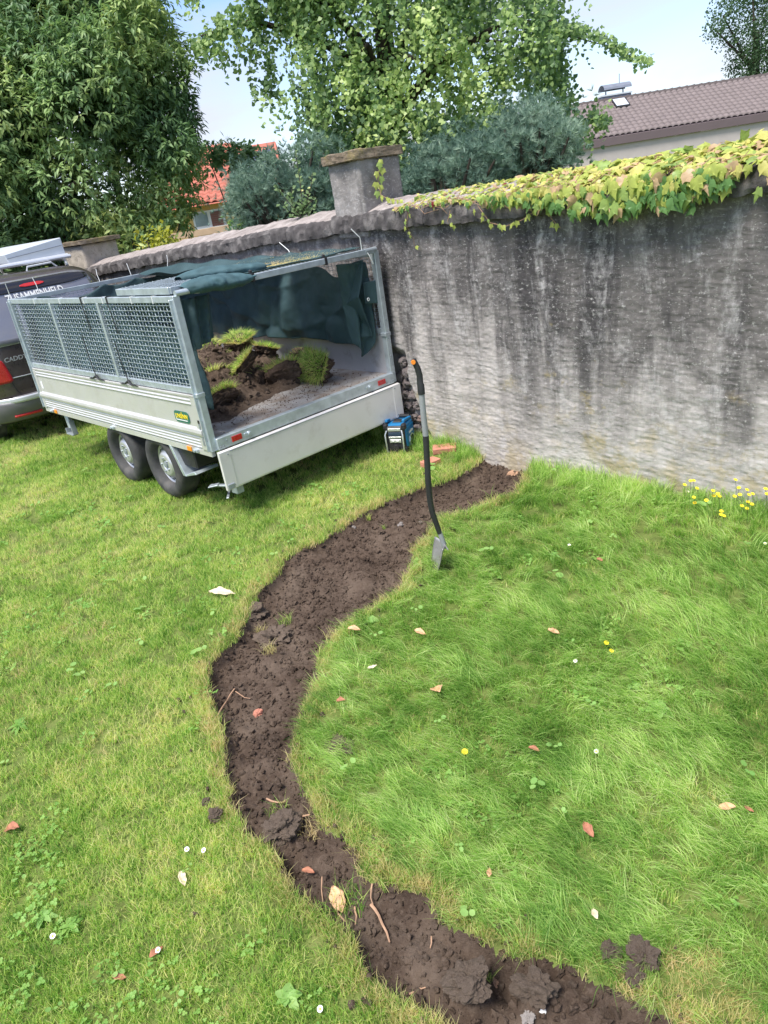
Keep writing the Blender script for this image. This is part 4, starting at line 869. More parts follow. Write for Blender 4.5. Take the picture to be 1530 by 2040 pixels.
def sod(x,y,dz,sx,sy,sz,rx,ry,rz,label,nb=700,grassface='z+',dryf=.25,seed=0):
    sx,sy,sz=sx*.86,sy*.86,sz*.72
    root=empty('turf_sod',O+Rm_@np.array([x,y,heapz(x,y)+dz]),0,label,'turf','turf sods in the trailer')
    root.rotation_euler=(Matrix.Rotation(TROT,3,'Z')@Euler((rx,ry,rz)).to_matrix()).to_euler()
    me=rocklump('soil_block',M['soil'],500+seed,5,.24,(1,1,1));o=link('soil_block',me,None,root,True)
    co=np.array([v.co[:] for v in me.vertices]);mxn=np.abs(co);sg=np.sign(co);co=sg*mxn**.62;nn=np.array([fbm(co[:,0]*4+co[:,2]*3,co[:,1]*4+co[:,2]*2,4,seed+60,.75)]).T*.24
    co=co*(1+nn)*np.array([sx,sy,sz]);me.vertices.foreach_set('co',co.astype(np.float32).ravel());me.update()
    for nm,mt,cnt,hl in(('sod_grass',M['grass'],nb,(.035,.105)),('sod_dry_grass',M['grass_dry'],int(nb*dryf*1.6),(.02,.06))):
        r=np.random.default_rng(seed+cnt);bx=r.uniform(-1,1,cnt);by=r.uniform(-1,1,cnt)
        if 'dry' in nm:
            e=r.integers(0,4,cnt);bx=np.where(e==0,-.95,np.where(e==1,.95,bx));by=np.where(e==2,-.95,np.where(e==3,.95,by))
        kk=(bx**4+by**4)<1.3;bx,by=bx[kk],by[kk];c_=len(bx);zt_=sz*(.98-.35*np.maximum(np.abs(bx),np.abs(by))**3)*.95
        az=r.uniform(0,6.28,c_);h=r.uniform(*hl,c_);ln=r.uniform(.2,.9,c_)
        B0=np.stack([bx*sx,by*sy,zt_],-1);D=np.stack([np.cos(az)*ln+bx*1.2,np.sin(az)*ln+by*1.2,r.uniform(.5,1.2,c_)],-1);D/=np.linalg.norm(D,axis=1)[:,None];S=np.stack([-np.sin(az),np.cos(az),0*az],-1)*.0022
        Mi=B0+D*h[:,None]*.55;Ti=B0+D*h[:,None]*.55+np.stack([D[:,0]*1.5,D[:,1]*1.5,D[:,2]*.35],-1)*h[:,None]*.45
        Vx=np.stack([B0-S,B0+S,Mi-S*.8,Mi+S*.8,Ti],1).reshape(-1,3);b=np.arange(c_)[:,None]*5
        Fx=np.concatenate([b+[0,1,3],b+[0,3,2],b+[2,3,4]],0);o=link(nm,fastmesh(nm,Vx,Fx,attr=np.repeat(r.uniform(size=c_),5)),mt,root);tag(o,kind='stuff')
r=np.random.default_rng(131);n_=2600;cx=r.uniform(.08,1.72,n_);cy=r.uniform(.25,2.6,n_);hz=np.array([heapz(a_,b_) for a_,b_ in zip(cx,cy)]);k=(hz-ZF)>.012;cx,cy,hz=cx[k],cy[k],hz[k];s=.006+.030*r.uniform(size=len(cx))**3
scatter('heap_clods',np.stack([cx,cy,hz+s*.25],-1)@Rm_.T+O,r.uniform(0,6.28,(len(cx),3)),np.stack([s,s*r.uniform(.6,1.1,len(cx)),s*.8],-1),r.integers(0,5,len(cx)),[q.copy() for q in lumps],'loose clods over the soil heap in the trailer')
kk=(hz-ZF>.05)&(r.uniform(size=len(cx))<.045);cx,cy,hz=cx[kk],cy[kk],hz[kk]
scatter('heap_grass_wisps',np.stack([cx,cy,hz],-1)@Rm_.T+O,np.stack([r.normal(0,.6,len(cx)),r.normal(0,.6,len(cx)),r.uniform(0,6.28,len(cx))],-1),np.ones((len(cx),3))*r.uniform(.6,1.1,(len(cx),1)),r.integers(0,2,len(cx)),[tuft('wisp',14,.03,.02,.06,.0026,1.1,2,M['grass'] if q else M['grass_dry'],0,140+q) for q in range(2)],'wisps of torn grass over the soil heap')
def sodpx(px,py,z,*a,**k):
    g_=gz(px,py,z)-O;x_=float(g_@V);y_=float(g_@U);sod(x_,y_,z-heapz(x_,y_)-.025,*a,**k)
sodpx(422,752,.78,.13,.17,.07,R(-22),R(16),.35,'green sod by the near side, upper of the two beside the post',1100,seed=1)
sodpx(440,790,.72,.13,.14,.07,R(-30),R(18),.6,'green sod low beside the near rear post',1100,dryf=.35,seed=2)
sodpx(630,725,.76,.13,.20,.08,R(5),R(-62),-.15,'large green sod stood on edge at the right end of the heap',1300,seed=3)
sodpx(487,722,.86,.13,.15,.06,R(-42),R(5),.9,'sod with green top in the middle of the heap',1000,dryf=.45,seed=4)
sodpx(563,738,.76,.09,.17,.07,R(-30),R(55),.2,'narrow green sod hanging down the front of the heap',1000,dryf=.35,seed=5)
sodpx(475,680,.93,.15,.13,.11,R(5),R(-8),.4,'tall sod crowning the heap with straw-coloured top',700,dryf=1.,seed=6)
sodpx(412,692,.92,.14,.10,.07,R(10),R(-10),.1,'brown sod at the back left of the heap, dry tuft on top',150,dryf=3.,seed=7)
sodpx(528,692,.86,.14,.10,.05,R(15),R(15),.7,'half buried sod behind the heap against the far panel',500,dryf=.6,seed=8)
sodpx(480,760,.72,.12,.10,.09,R(-60),R(10),.9,'bare dark clod turned earth side out at the heap front',60,dryf=.6,seed=9)
sodpx(600,700,.78,.13,.10,.07,R(0),R(5),.5,'dark bare clod along the back of the heap near the right end',40,dryf=.5,seed=10)
sodpx(520,745,.74,.10,.10,.08,R(-70),R(0),.2,'dark bare clod between the two hanging green sods',50,dryf=.5,seed=11)

# ------------------------------------------------------------------ the van
van=empty('parked_van',O+V*.66,TROT,'brown van with roof rack parked ahead of the trailer, rear window lettered in white','van')
YR=4.22
def outline(n_=72):
    pts=[]
    for k in range(n_):
        t_=2*math.pi*k/n_;c,s=math.cos(t_),math.sin(t_);e=.36
        x=math.copysign(abs(c)**e,c);z=math.copysign(abs(s)**e,s)
        zz=1.04+z*.74 if z>0 else 1.04+z*.76
        wv=.90-.13*max(0,(zz-1.05)/.73)**1.3-.03*max(0,(.6-zz)/.4);pts.append((x*wv,zz))
    return pts
def yrear(x,z):
    return YR+.03*max(0,z-.6)+.36*max(0,z-1.08)**1.15+.10*(abs(x)/.9)**3.2+(.10*max(0,(z-1.62)/.16)**2 if z>1.62 else 0)
m=MB();ol=outline();rings=[]
for s in(0.02,.3,.55,.75,.88,.95,.985,1.):
    rings.append([(x*s,yrear(x*s,1.04+(z-1.04)*s)+(.0 if s<.9 else .05*((s-.9)/.1)**2),1.04+(z-1.04)*s) for x,z in ol])
for y_1,s in((4.62,1.0),(5.3,1.004),(6.6,1.004),(7.2,.97)):
    rings.append([(x*s,max(y_1,yrear(x,z)+.1),1.04+(z-1.04)*s) for x,z in ol])
rings.append([(x*.93,7.9,1.04+(min(z,1.2)-1.04)*.95) for x,z in ol]);rings.append([(x*.8,8.4,1.0+(min(z,1.1)-1.04)*.8) for x,z in ol])
nn=len(ol);vs=[p for r_ in rings for p in r_];fs=[(i*nn+k,i*nn+(k+1)%nn,(i+1)*nn+(k+1)%nn,(i+1)*nn+k) for i in range(len(rings)-1) for k in range(nn)];fs+=[tuple(range(nn)),tuple(range((len(rings)-1)*nn,len(rings)*nn))]
m.add(vs,fs);m.build('van_body',M['vanpaint'],van,0,True)
def patch(name,cx,cz,hw,hh_,mat,parent,off=.006,rnd=.25,nx=24,nz=12,shear=0,taper=0,th=.004):
    A,B=np.meshgrid(np.linspace(-1,1,nx),np.linspace(-1,1,nz),indexing='ij')
    e=rnd;X=A*np.sqrt(1-e*B**8*.0)*(1-e*.5*np.abs(B)**6*(np.abs(A)>.0)*(np.abs(A)));Zp=B*(1-e*np.abs(A)**8)
    Xw=cx+X*hw*(1-taper*(B+1)/2)+shear*B*hh_;Zw=cz+Zp*hh_;Yw=np.vectorize(yrear)(Xw,Zw)-off
    return cloth(name,np.stack([Xw,Yw,Zw],-1),parent,mat,th)
rw=patch('rear_window',0,1.40,.745,.315,M['glass_dark'],van,.010,.10,taper=.10)
patch('window_top_band',0,1.648,.66,.052,M['glass_black'],van,.020,.35,taper=.03)
bl=patch('brake_light',0,1.648,.135,.017,M['red'],van,.030,.5)
lines=MB();
for z0_ in(1.082,.50,.735):
    lines.tube([(x,yrear(x,z0_)-.004,z0_+.01*abs(x)) for x in np.linspace(-.80,.80,24)],.006,6)
lines.build('chrome_trim',M['chrome'],van,0,True)
seam=MB();seam.tube([(-.60,yrear(-.6,.95)-.001,.735),(-.585,yrear(-.58,.7)-.001,.62),(-.53,yrear(-.53,.5)-.001,.51)],.005,5);seam.tube([(x,yrear(x,.515)-.001,.53) for x in np.linspace(-.53,.53,16)],.005,5);seam.build('panel_gap',M['black'],van)
patch('tail_light',-.755,.83,.160,.130,M['red'],van,.012,.12,nx=14,shear=-.18);patch('tail_light',.72,.83,.185,.135,M['red'],van,.012,.12,nx=14,shear=.18)
def onrear(x,z,off=.012,tilt=0):
    y0_=yrear(x,z)-off;sl=(yrear(x,z+.02)-yrear(x,z-.02))/.04;sx_=(yrear(x+.02,z)-yrear(x-.02,z))/.04
    ex=Vector((1,sx_,0)).normalized();ez=Vector((0,sl,1)).normalized();ny=ex.cross(ez).normalized();ez=ny.cross(ex) 
    return Matrix(((ex.x,ez.x,ny.x,x),(ex.y,ez.y,ny.y,y0_),(ex.z,ez.z,ny.z,z),(0,0,0,1)))
wt=text_mesh('window_lettering','ZUSAMMENHELD',.125,onrear(-.01,1.535,.022),M['white'],van,.001,0,.66)
text_mesh('model_lettering','CADDY',.066,onrear(-.485,.938,.012),M['chrome'],van,.003,.15,1.05)
# bumper
A,B=np.meshgrid(np.linspace(-1,1,40),np.linspace(0,1,14),indexing='ij')
bz=.27+B*.27;bx_=A*.905;by_=YR-.10+.30*np.abs(A)**6+.05*(B-.75)**2*4*(B<.75)+.10*(B>.92)
cloth('rear_bumper',np.stack([bx_,by_,bz],-1),van,M['vanplastic'],.01)
A,B=np.meshgrid(np.linspace(-1,1,40),np.linspace(0,1,4),indexing='ij')
cloth('bumper_step',np.stack([A*.88,YR-.112+.30*np.abs(A)**6,.485+B*.06],-1),van,M['rack'],.006)
for s_ in(-1,1):
    m=MB();m.tube([(s_*q,YR-.085+.3*abs(q/.905)**6+.02,.335+.0*q) for q in(.42,.52,.62,.70)],.016,6);m.build('bumper_reflector',M['red'],van,0,True)
for sx_ in(-.78,.78):
    for yy in(4.98,7.6):
        w_=empty('wheel',(sx_,yy,.30),0,parent=van);m=MB();m.lathe([(-.09,.20),(-.1,.26),(-.08,.31),(0,.315),(.08,.31),(.1,.26),(.09,.20),(-.09,.2)],(0,0,0),'x',32);m.build('tyre',M['rubber'],w_,0,True);m=MB();m.lathe([(-.07,.2),(-.05,.17),(-.06,.0)],(0,0,0),'x',24);m.lathe([(.07,.2),(.05,.17),(.06,.0)],(0,0,0),'x',24);m.build('rim',M['rim'],w_,0,True)
m=MB();m.box(-.8,.8,4.5,8.0,.22,.32);m.build('underbody',M['black'],van)
# rack
rk=empty('roof_rack',(0,0,0),0,parent=van)
m=MB()
for yy,zz_ in((4.78,1.86),(5.9,1.88),(7.0,1.88)):
    m.tube([(-.72,yy,zz_-.01),(-.3,yy,zz_),(.3,yy,zz_),(.66,yy,zz_)],.022,8)
tag(m.build('cross_bar',M['rack'],rk,0,True),kind='stuff')
for s_ in(-1,1):
    m=MB();m.tube([(s_*.60,4.80,1.76),(s_*.61,4.86,1.83),(s_*.61,5.2,1.84),(s_*.61,7.2,1.84),(s_*.60,7.3,1.74)],.018,8);m.build('roof_rail',M['rack'],rk,0,True)
m=MB();m.tube([(.10,4.74,1.765),(.12,4.74,1.82),(.40,4.74,1.825),(.46,4.74,1.76)],.012,6);m.build('rack_handle',M['rack'],rk,0,True)
# sheet metal load box lying on the rack, tipped a little
bx=empty('roof_box',O+V*.66,TROT,'long pale grey sheet metal duct lying on the van roof rack','box')
Mb=Matrix.Translation((.31,0,0))@Matrix.Rotation(R(0),4,'Y')
m=MB();q=[(-.33,1.885),(.335,1.872),(.33,2.075),(-.355,1.985)]
m.prism(q,4.86,7.0,'y');m.v=[(a+.31,b,c) for a,b,c in m.v];m.build('box_body',M['rackbox'],bx,.006)
m=MB();m.bar((-.03,4.852,1.935),(.63,4.852,1.99),.008,.006);m.build('box_seam',M['rooflead'],bx)
m=MB();m.tube([(-.5,4.84,1.862),(.0,4.83,1.872),(.655,4.83,1.876)],.018,8);m.build('box_edge_rail',M['rack'],bx,0,True)

# ------------------------------------------------------------------ radio
rp=G(800,906);ra=empty('jobsite_radio',(.19,5.70,gh(np.array([.19]),np.array([5.7]))[0]+.0),R(-24),'blue and black jobsite radio with carry handle on the grass by the tailgate corner','radio')
m=MB();m.box(-.082,.082,.02,.21,.03,.235);m.build('radio_body',M['blue'],ra,.014,False,2)
m=MB();m.box(-.074,.074,.0,.03,.02,.225);fr=m.build('front_face',M['black'],ra,.008)
m=MB();m.box(-.048,.048,-.006,.002,.150,.178);m.build('display',M['screen'],fr,.002)
m=MB();m.box(-.050,.050,-.005,.002,.188,.212);m.box(-.050,.050,-.005,.002,.128,.143);tag(m.build('button_strip',M['chrome'],fr,.002),kind='stuff')
m=MB();m.box(-.044,.044,-.006,.001,.092,.120);m.box(-.030,-.005,-.010,-.005,.098,.112);m.box(.004,.030,-.010,-.005,.098,.112);m.build('keypad',M['chrome'],fr,.002)
m=MB();m.lathe([(.0,.03),(-.022,.027),(-.024,.0)],(0,0,.05),'y',18);m.build('tuning_knob',M['black'],fr,0,True)
for s_ in(-1,1):
    m=MB();m.tube([(s_*.058,-.006,.008),(s_*.066,-.022,.03),(s_*.068,-.022,.165),(s_*.058,-.006,.195)],.006,7);m.build('guard_bar',M['chrome'],ra,0,True)
for s_ in(-1,1):
    for yy in(.015,.195):
        m=MB();m.box(s_*.070-.018,s_*.070+.018,yy-.02,yy+.025,.195,.245);m.build('corner_bumper',M['black'],ra,.012,False,2);m=MB();m.box(s_*.070-.016,s_*.070+.016,yy-.02,yy+.025,.005,.055);m.build('corner_bumper',M['black'],ra,.012,False,2)
m=MB()
for zz_ in(.19,.165,.14):m.box(.082,.086,.05,.18,zz_,zz_+.012)
tag(m.build('side_ribs',M['blue'],ra,.001),kind='stuff')
m=MB();m.lathe([(.080,.056),(.088,.054),(.088,.042)],(0,.125,.075),'x',8);m.build('speaker_ring',M['chrome'],ra,0,True);m=MB();m.lathe([(.083,.043),(.085,.03),(.080,.0)],(0,.125,.075),'x',8);m.build('speaker_grille',M['black'],ra)
text_mesh('radio_lettering','makita',.036,Matrix(((0,0,1,.0865),(1,0,0,.115),(0,1,0,.152),(0,0,0,1))),M['white'],ra,.001,.1)
for s_ in(-1,1):
    m=MB();m.bar((s_*.066,.185,.24),(s_*.066,.03,.262),.022,.022);m.build('handle_arm',M['blue'],ra,.004)
m=MB();m.tube([(-.066,.19,.252),(.066,.19,.252)],.014,8);m.build('handle_grip',M['black'],ra,0,True)
m=MB();m.box(-.035,.035,.07,.15,.235,.242);m.build('top_lid',M['black'],ra,.003)
m=MB();m.tube([(-.09,.03,.22),(-.095,.03,.33)],[.006,.004],7);m.build('antenna',M['black'],ra,0,True)

ra.scale=(1.14,1.1,1.05)
# ------------------------------------------------------------------ spade
sp0=G(866,1137);spd=empty('garden_spade',tuple(sp0),0,'long-handled spade with grey and black shaft stuck upright in the grass at the strip edge','spade')
YS=float(sp0[1])
def S(px,py,dy=0):return Vector(at(px,py,YS+dy))-Vector(sp0)
m=MB();m.tube([S(876,1062),S(868,1040),S(861,1020),S(857,1000),S(853,960),S(849,880),S(848,868)],[.0145,.0155,.016,.0165,.0165,.0165,.0165],14);sh=m.build('lower_shaft',M['spade_black'],spd,0,True)
m=MB();m.tube([S(848,868),S(843,820),S(839.5,782)],.0155,14);m.build('upper_shaft',M['spade_grey'],spd,0,True)
m=MB();m.tube([S(839.8,785),S(838,766),S(837,764),S(836,748),S(832,734),S(826,722),S(823,716)],[.0185,.0185,.0165,.016,.0155,.015,.013],14);gp=m.build('curved_grip',M['spade_black'],spd,0,True)
m=MB();c_=S(823.5,722,-.019);m.lathe([(-.001,.0),(-.001,.011),(.006,.012)],c_,'y',16);m.build('end_button',M['orange'],gp,0,True)
m=MB();m.tube([S(875,1058),S(880,1072),S(884,1084),S(885,1092)],[.0135,.0145,.016,.012],12);m.build('socket',M['spade_grey'],spd,0,True)
# blade: curved sheet seen almost edge-on
A,B=np.meshgrid(np.linspace(-1,1,15),np.linspace(0,1,16),indexing='ij')
topc=np.array(S(884,1082));botc=np.array(S(866,1150));ax=botc-topc;side=np.array([.13,-.99,0.]);nrm=np.cross(ax/np.linalg.norm(ax),side)
wv=(.085)*(1-.3*B**3) ;crv=.030*(A**2)*(1-.5*B);endc=.035*(A**2)
PB=topc+ax*(B+0*A)[...,None]*1.0-(ax/np.linalg.norm(ax))*(endc*B)[...,None]+side*(A*wv)[...,None]+nrm*(crv)[...,None]
bo=cloth('blade',PB,spd,M['blade'],.003)
m=MB();m.tube([topc+side*s_*.088 for s_ in(-1,-.5,0,.5,1)],.004,6);m.build('foot_tread',M['blade'],spd,0,True)

# ------------------------------------------------------------------ bits on the ground
def curl_leaf(mat,sz,seed,w_=.5,curl=.6):
    r=np.random.default_rng(seed);A,B=np.meshgrid(np.linspace(-1,1,9),np.linspace(0,1,11),indexing='ij')
    wd=w_*np.sin(np.clip(B*.94+.05,0,1)*np.pi)**.8*(1+.1*np.sin(B*15+seed))
    X=A*wd*.5;Z=curl*.35*np.abs(A)**1.5*wd+.12*np.sin(B*3.1+seed)+.05*r.normal(size=A.shape)*.5;Y=B-.5+.08*A*A
    return gridmesh('leaf',np.stack([X*sz,Y*sz,(Z+.05)*sz],-1))
def gleaf(px,py,mat,szpx,rz,label,name='dry_leaf',cat='leaf',w_=.5,curl=.6,up=.03,grp='fallen leaves on the lawn'):
    p=G(px,py);dd=np.linalg.norm(p-CAM);sz=szpx/FPX*dd
    up_=.02 if longness(np.array([p[0]]),np.array([p[1]]))[0]<.5 else .045
    o=link(name,curl_leaf(mat,sz,int(px*7+py)%97,w_,curl),M[mat],None,True);o.location=(p[0],p[1],p[2]+up_);o.rotation_euler=(random.uniform(-.25,.25),random.uniform(-.3,.3),rz)
    md=o.modifiers.new('thick','SOLIDIFY');md.thickness=.0012;return tag(o,label,cat,grp)
gleaf(447,1188,'dryleaf_pale',50,1.3,'long pale curled leaf on the mown lawn left of the dug strip',w_=.35)
gleaf(840,1276,'dryleaf',24,.9,'tan leaf in the long grass below the spade')
gleaf(709,1270,'dryleaf',26,1.2,'brownish leaf at the right edge of the dug strip below the spade')
gleaf(745,1344,'dryleaf_pale',18,1.6,'small whitish leaf in the long grass near the strip bend')
gleaf(873,1392,'dryleaf',30,.3,'upright orange-tan leaf in the middle of the long grass',w_=.8,curl=1.)
gleaf(683,1412,'dryleaf_brown',20,1.2,'small pinkish brown leaf beside the narrow part of the strip')
gleaf(1105,1275,'dryleaf',22,1.,'round orange leaf in the grass right of centre',w_=.8)
gleaf(30,1659,'dryleaf_brown',34,1.3,'reddish leaf at the left edge of the lawn')
gleaf(367,1760,'dryleaf_pale',26,.5,'pale pink leaf on the mown lawn low left of the strip')
gleaf(316,1905,'dryleaf_brown',26,2.5,'red-brown leaf beside a daisy at lower left')
gleaf(1174,1674,'dryleaf_brown',30,.2,'brown folded leaf standing in the long grass, lower right')
gleaf(977,1758,'dryleaf',26,2.9,'narrow orange wood chip leaf in the lodged grass',w_=.35)
gleaf(1448,1628,'dryleaf',26,1.1,'orange leaf near the right edge of the lawn')
gleaf(1491,1632,'dryleaf_brown',16,.4,'small brown leaf just right of the orange leaf at the right edge')
gleaf(1066,1512,'dryleaf_brown',22,.8,'brown leaf under a grey-green weed in the long grass')
gleaf(243,1955,'dryleaf_brown',20,1.5,'small brown leaf at the bottom left of the lawn')
gleaf(1187,1843,'dryleaf_pale',20,.1,'grey-tan leaf in the grass above the lower clods')
gleaf(1196,1130,'dryleaf_brown',14,.5,'tiny russet leaf on the grass right of the spade')
def lump(px,py,szpx,mat,name,label,cat,grp=None,sq=(1,1,.7),seed=0,up=0,sub=5,rough=.32):
    p=G(px,py);dd=np.linalg.norm(p-CAM);s=szpx/FPX*dd*.5;o=link(name,rocklump(name,M[mat],seed,sub,rough,sq),None,None,False);o.location=(p[0],p[1],p[2]+s*.35*sq[2]+up);o.scale=(s,)*3;o.rotation_euler=(0,0,seed);return tag(o,label,cat,grp)
lump(432,1630,26,'soil_dry','soil_clod','round soil clod on the mown lawn left of the strip','clod',seed=3,up=.015)
lump(412,1604,14,'soil_dry','soil_clod','tiny soil crumb on the mown lawn above the round clod','clod',seed=4,up=.015)
lump(680,1490,52,'soil_dry','soil_clod','flattened clod in the bare patch right of the narrow strip','clod',sq=(1,.8,.4),seed=5)
lump(1282,1920,50,'soil_dry','soil_clod','large grey-brown clod on the grass above the lower strip edge','clod',sq=(1,.8,.75),seed=6,up=.02)
lump(1215,1908,32,'soil_dry','soil_clod','smaller clod left of the large clod near the lower strip edge','clod',sq=(1,.85,.75),seed=7,up=.02)
lump(1262,1950,34,'soil_dry','soil_clod','clod lying just below the large clod at the lower edge','clod',sq=(1,.85,.75),seed=17,up=.015)
lump(930,1962,70,'soil_dry','soil_clod','big rough clod standing in the lower end of the strip','clod',sq=(.8,1,.6),seed=8)
lump(545,1280,60,'soil_dry','soil_clod','clod with a tuft of grass in the widening of the strip','clod',sq=(1,1,.6),seed=9)
lump(560,1655,62,'soil_dry','soil_clod','smooth flat clod between two roots in the strip','clod',sq=(1.1,.8,.55),seed=10)
lump(505,1225,46,'soil_dry','soil_clod','clod at the left corner of the strip','clod',sq=(1,1,.6),seed=11)
lump(1065,1975,56,'soil_dry','soil_clod','broad clod at the bottom of the strip near the right bank','clod',sq=(1.1,.85,.75),seed=12)
lump(798,1047,11,'stone_pale','pebble','small pinkish pebble in the strip left of the spade','pebble',seed=20)
lump(836,1043,9,'stone_pale','pebble','small grey pebble in the strip touching the spade shaft line','pebble',seed=21)
lump(705,1052,8,'stone_pale','pebble','pale pebble near the upper left edge of the strip','pebble',seed=22)
lump(1053,2028,18,'stone_pale','pebble','grey stone at the very bottom of the strip','pebble',seed=23)
lump(1082,2018,9,'petal_white','pebble','tiny white pebble by the grey stone at the bottom','pebble',seed=24)
lump(985,1945,16,'root','pebble','yellowish stone set in the big clod at the lower end','pebble',seed=25,sq=(.6,1,.6))
lump(516,1422,16,'brick','terracotta_shard','small terracotta shard in the narrow part of the strip','shard',seed=26)
lump(1020,945,20,'root','brick_rubble','crumbled orange-brown rubble in the soil by the wall','rubble',seed=27,sq=(1,1,.4))
lump(545,1278,10,'brick','terracotta_shard','orange shard on the tufted clod','shard',seed=28,up=.04)
gleaf(676,1803,'dryleaf',44,.3,'flat terracotta coloured bark piece with a hole, at the left bank of the lower strip',w_=.6,curl=.2,name='bark_piece',cat='bark',grp=None)
gleaf(617,1745,'dryleaf_brown',24,1.2,'brown leaf on the soil above the bark piece',w_=.5)
# bricks
def brick(px,py,sx,sy,rz,label,tilt=0):
    p=G(px,py);m=MB();m.box(-sx,sx,-sy,sy,-.03,.018);o=m.build('paving_brick',M['brick'],None,.004);o.location=(p[0],p[1],p[2]+.02);o.rotation_euler=(tilt,0,rz);return tag(o,label,'brick','bricks by the wall')
brick(886,897,.095,.045,R(-8),'orange-red brick lying flat in the grass by the wall, farther of two',.15)
brick(858,925,.07,.05,R(35),'orange-red brick half hidden behind the spade shaft, nearer of two')
# roots
def root(pts,r_,label,mat='root',grp='roots in the dug strip'):
    Pp=[]
    for a,b in pts:
        p=G(a,b);Pp.append(Vector(p)+Vector((0,0,.012+random.uniform(0,.008))))
    c=Vector(Pp[0]);m=MB();Q=[]
    for i in range(len(Pp)-1):
        for t_ in(0,.5):Q.append(Pp[i].lerp(Pp[i+1],t_)-c+Vector((random.uniform(-.003,.003),random.uniform(-.003,.003),0)))
    Q.append(Pp[-1]-c);m.tube(Q,[r_*(1-.6*i/len(Q)) for i in range(len(Q))],6);o=m.build('root',M[mat],None,0,True);o.location=c;return tag(o,label,'root',grp)
root([(436,1428),(452,1402),(469,1378)],.0055,'slanting root at the left bank of the narrow strip')
root([(740,1806),(756,1832),(772,1866),(778,1885)],.0055,'longest root curving over the soil of the lower strip')
root([(553,1640),(585,1637),(619,1630)],.0055,'straight root across the strip above the smooth clod')
root([(662,1800),(676,1826),(695,1850)],.004,'root running down from the bark piece')
root([(532,1598),(556,1606),(573,1603)],.004,'short pale root near the middle of the strip')
root([(708,1812),(712,1830),(709,1848)],.0035,'short upright root between the bark piece and the longest root')
root([(643,1755),(645,1805)],.0025,'thin straight root left of the bark piece')
root([(744,1770),(742,1795),(745,1810)],.003,'thin root hanging from the right bank above the longest root')
root([(818,1985),(835,1975),(850,1972)],.003,'thin root by the bottom left bank')
root([(470,1384),(490,1394),(500,1396)],.0025,'hair thin root right of the slanting root')
root([(863,1875),(858,1895)],.0025,'tiny root in the middle of the lower strip')
# tufts on the soil
def soiltuft(px,py,nb,label,dryk=.4,seed=0,sz=1.,rad=.04):
    p=G(px,py);t_=tuft('grass_tuft',nb,rad,.03,.07,.0026,1.1,3,M['grass'] if dryk<.5 else M['grass_dry'],0,seed,.3);COL.objects.link(t_);t_.location=(p[0],p[1],p[2]+.005);t_.scale=(sz,)*3;tag(t_,label,'grass tuft','loose grass tufts on the soil')
soiltuft(570,1243,60,'green tuft lying in the upper bend of the strip',.2,1)
soiltuft(538,1300,70,'straw-coloured tuft on the clod in the strip widening',.8,2)
soiltuft(520,1255,50,'thin yellowish tuft beside the left corner clod',.8,3,.8)
soiltuft(735,1036,40,'pale green weed tuft high in the strip',.2,4,.9,.02)
soiltuft(765,1052,30,'small green sprig right of the pale weed tuft',.2,5,.7,.015)
soiltuft(545,1655-0,1,'single grass stalk in the strip',.2,6,.6)
soiltuft(700,1800,110,'green tuft slumped from the right bank over the soil',.2,7,1.1,.06)
soiltuft(555,1620,40,'grass wisps beside the short pale root',.2,8,.9,.05)
soiltuft(622,1660,90,'straw tuft slumped from the bank beside the smooth clod',.8,9,1.,.05)
soiltuft(975,1000,4,'single tall grass blade growing from the soil near the wall',.2,10,2.,.01)
soiltuft(975,1955,24,'small tuft in the crack right of the big clod',.2,12,.6,.015)
# weeds with rosette
def rosette(px,py,szpx,label,nl=9,mat='weed',seed=0,long_=.32):
    p=G(px,py);dd=np.linalg.norm(p-CAM);sz=szpx/FPX*dd*.5;Vs=[];Fs=[];r=np.random.default_rng(seed);T=[]
    for k in range(nl):
        az=2*math.pi*k/nl+r.uniform(-.3,.3);L_=sz*r.uniform(.6,1.1);el=r.uniform(.15,.7);b=len(Vs);tt=r.uniform();seg=6
        for i in range(seg+1):
            f=i/seg;w2=L_*long_*.5*math.sin(min(1,f*.9+.08)*math.pi)*(1+.25*(i%2));c=Vector((math.cos(az)*L_*f*math.cos(el),math.sin(az)*L_*f*math.cos(el),L_*(math.sin(el)*f-.5*f*f)+.01));s_=Vector((-math.sin(az),math.cos(az),.2))*w2
            Vs+=[c-s_,c-Vector((0,0,w2*.3)),c+s_];T+=[tt]*3
        for i in range(seg):
            q=b+3*i;Fs+=[(q,q+1,q+4,q+3),(q+1,q+2,q+5,q+4)]
    o=link('rosette_weed',fastmesh('rosette_weed',np.array(Vs),np.array(Fs),attr=T),M[mat],None,True);o.location=(p[0],p[1],p[2]+.006);tag(o,label,'weed','rosette weeds in the lawn')
rosette(90,1832,46,'pale toothed weed rosette at the lower left of the mown lawn',seed=1)
rosette(142,1852,50,'grey-green weed rosette right of the pale toothed one',mat='clover',seed=2)
rosette(1262,1372,44,'large-leaved weed in the middle of the long grass',nl=5,seed=3,long_=.5)
rosette(1100,1112,44,'pale weed sprawling right of the spade',nl=6,seed=4)
rosette(575,1995,54,'bright green broad-leaved weed at the bottom of the lawn',nl=7,seed=5,long_=.5)
rosette(1065,1500,40,'grey-green toothed weed above a brown leaf',mat='sapling',seed=6)
rosette(845,1630,34,'yellowish weed with lobed leaf in the lodged grass',nl=5,seed=7,long_=.5)
rosette(730,1240,50,'round-leaved weed rosette on the right bank of the strip',nl=8,seed=8,long_=.6)
rosette(1310,1420,60,'cluster of round weed leaves in the right-hand grass',nl=9,seed=9,long_=.6)
rosette(40,1450,46,'dark green weed rosette near the left edge of the lawn',mat='clover',seed=10)
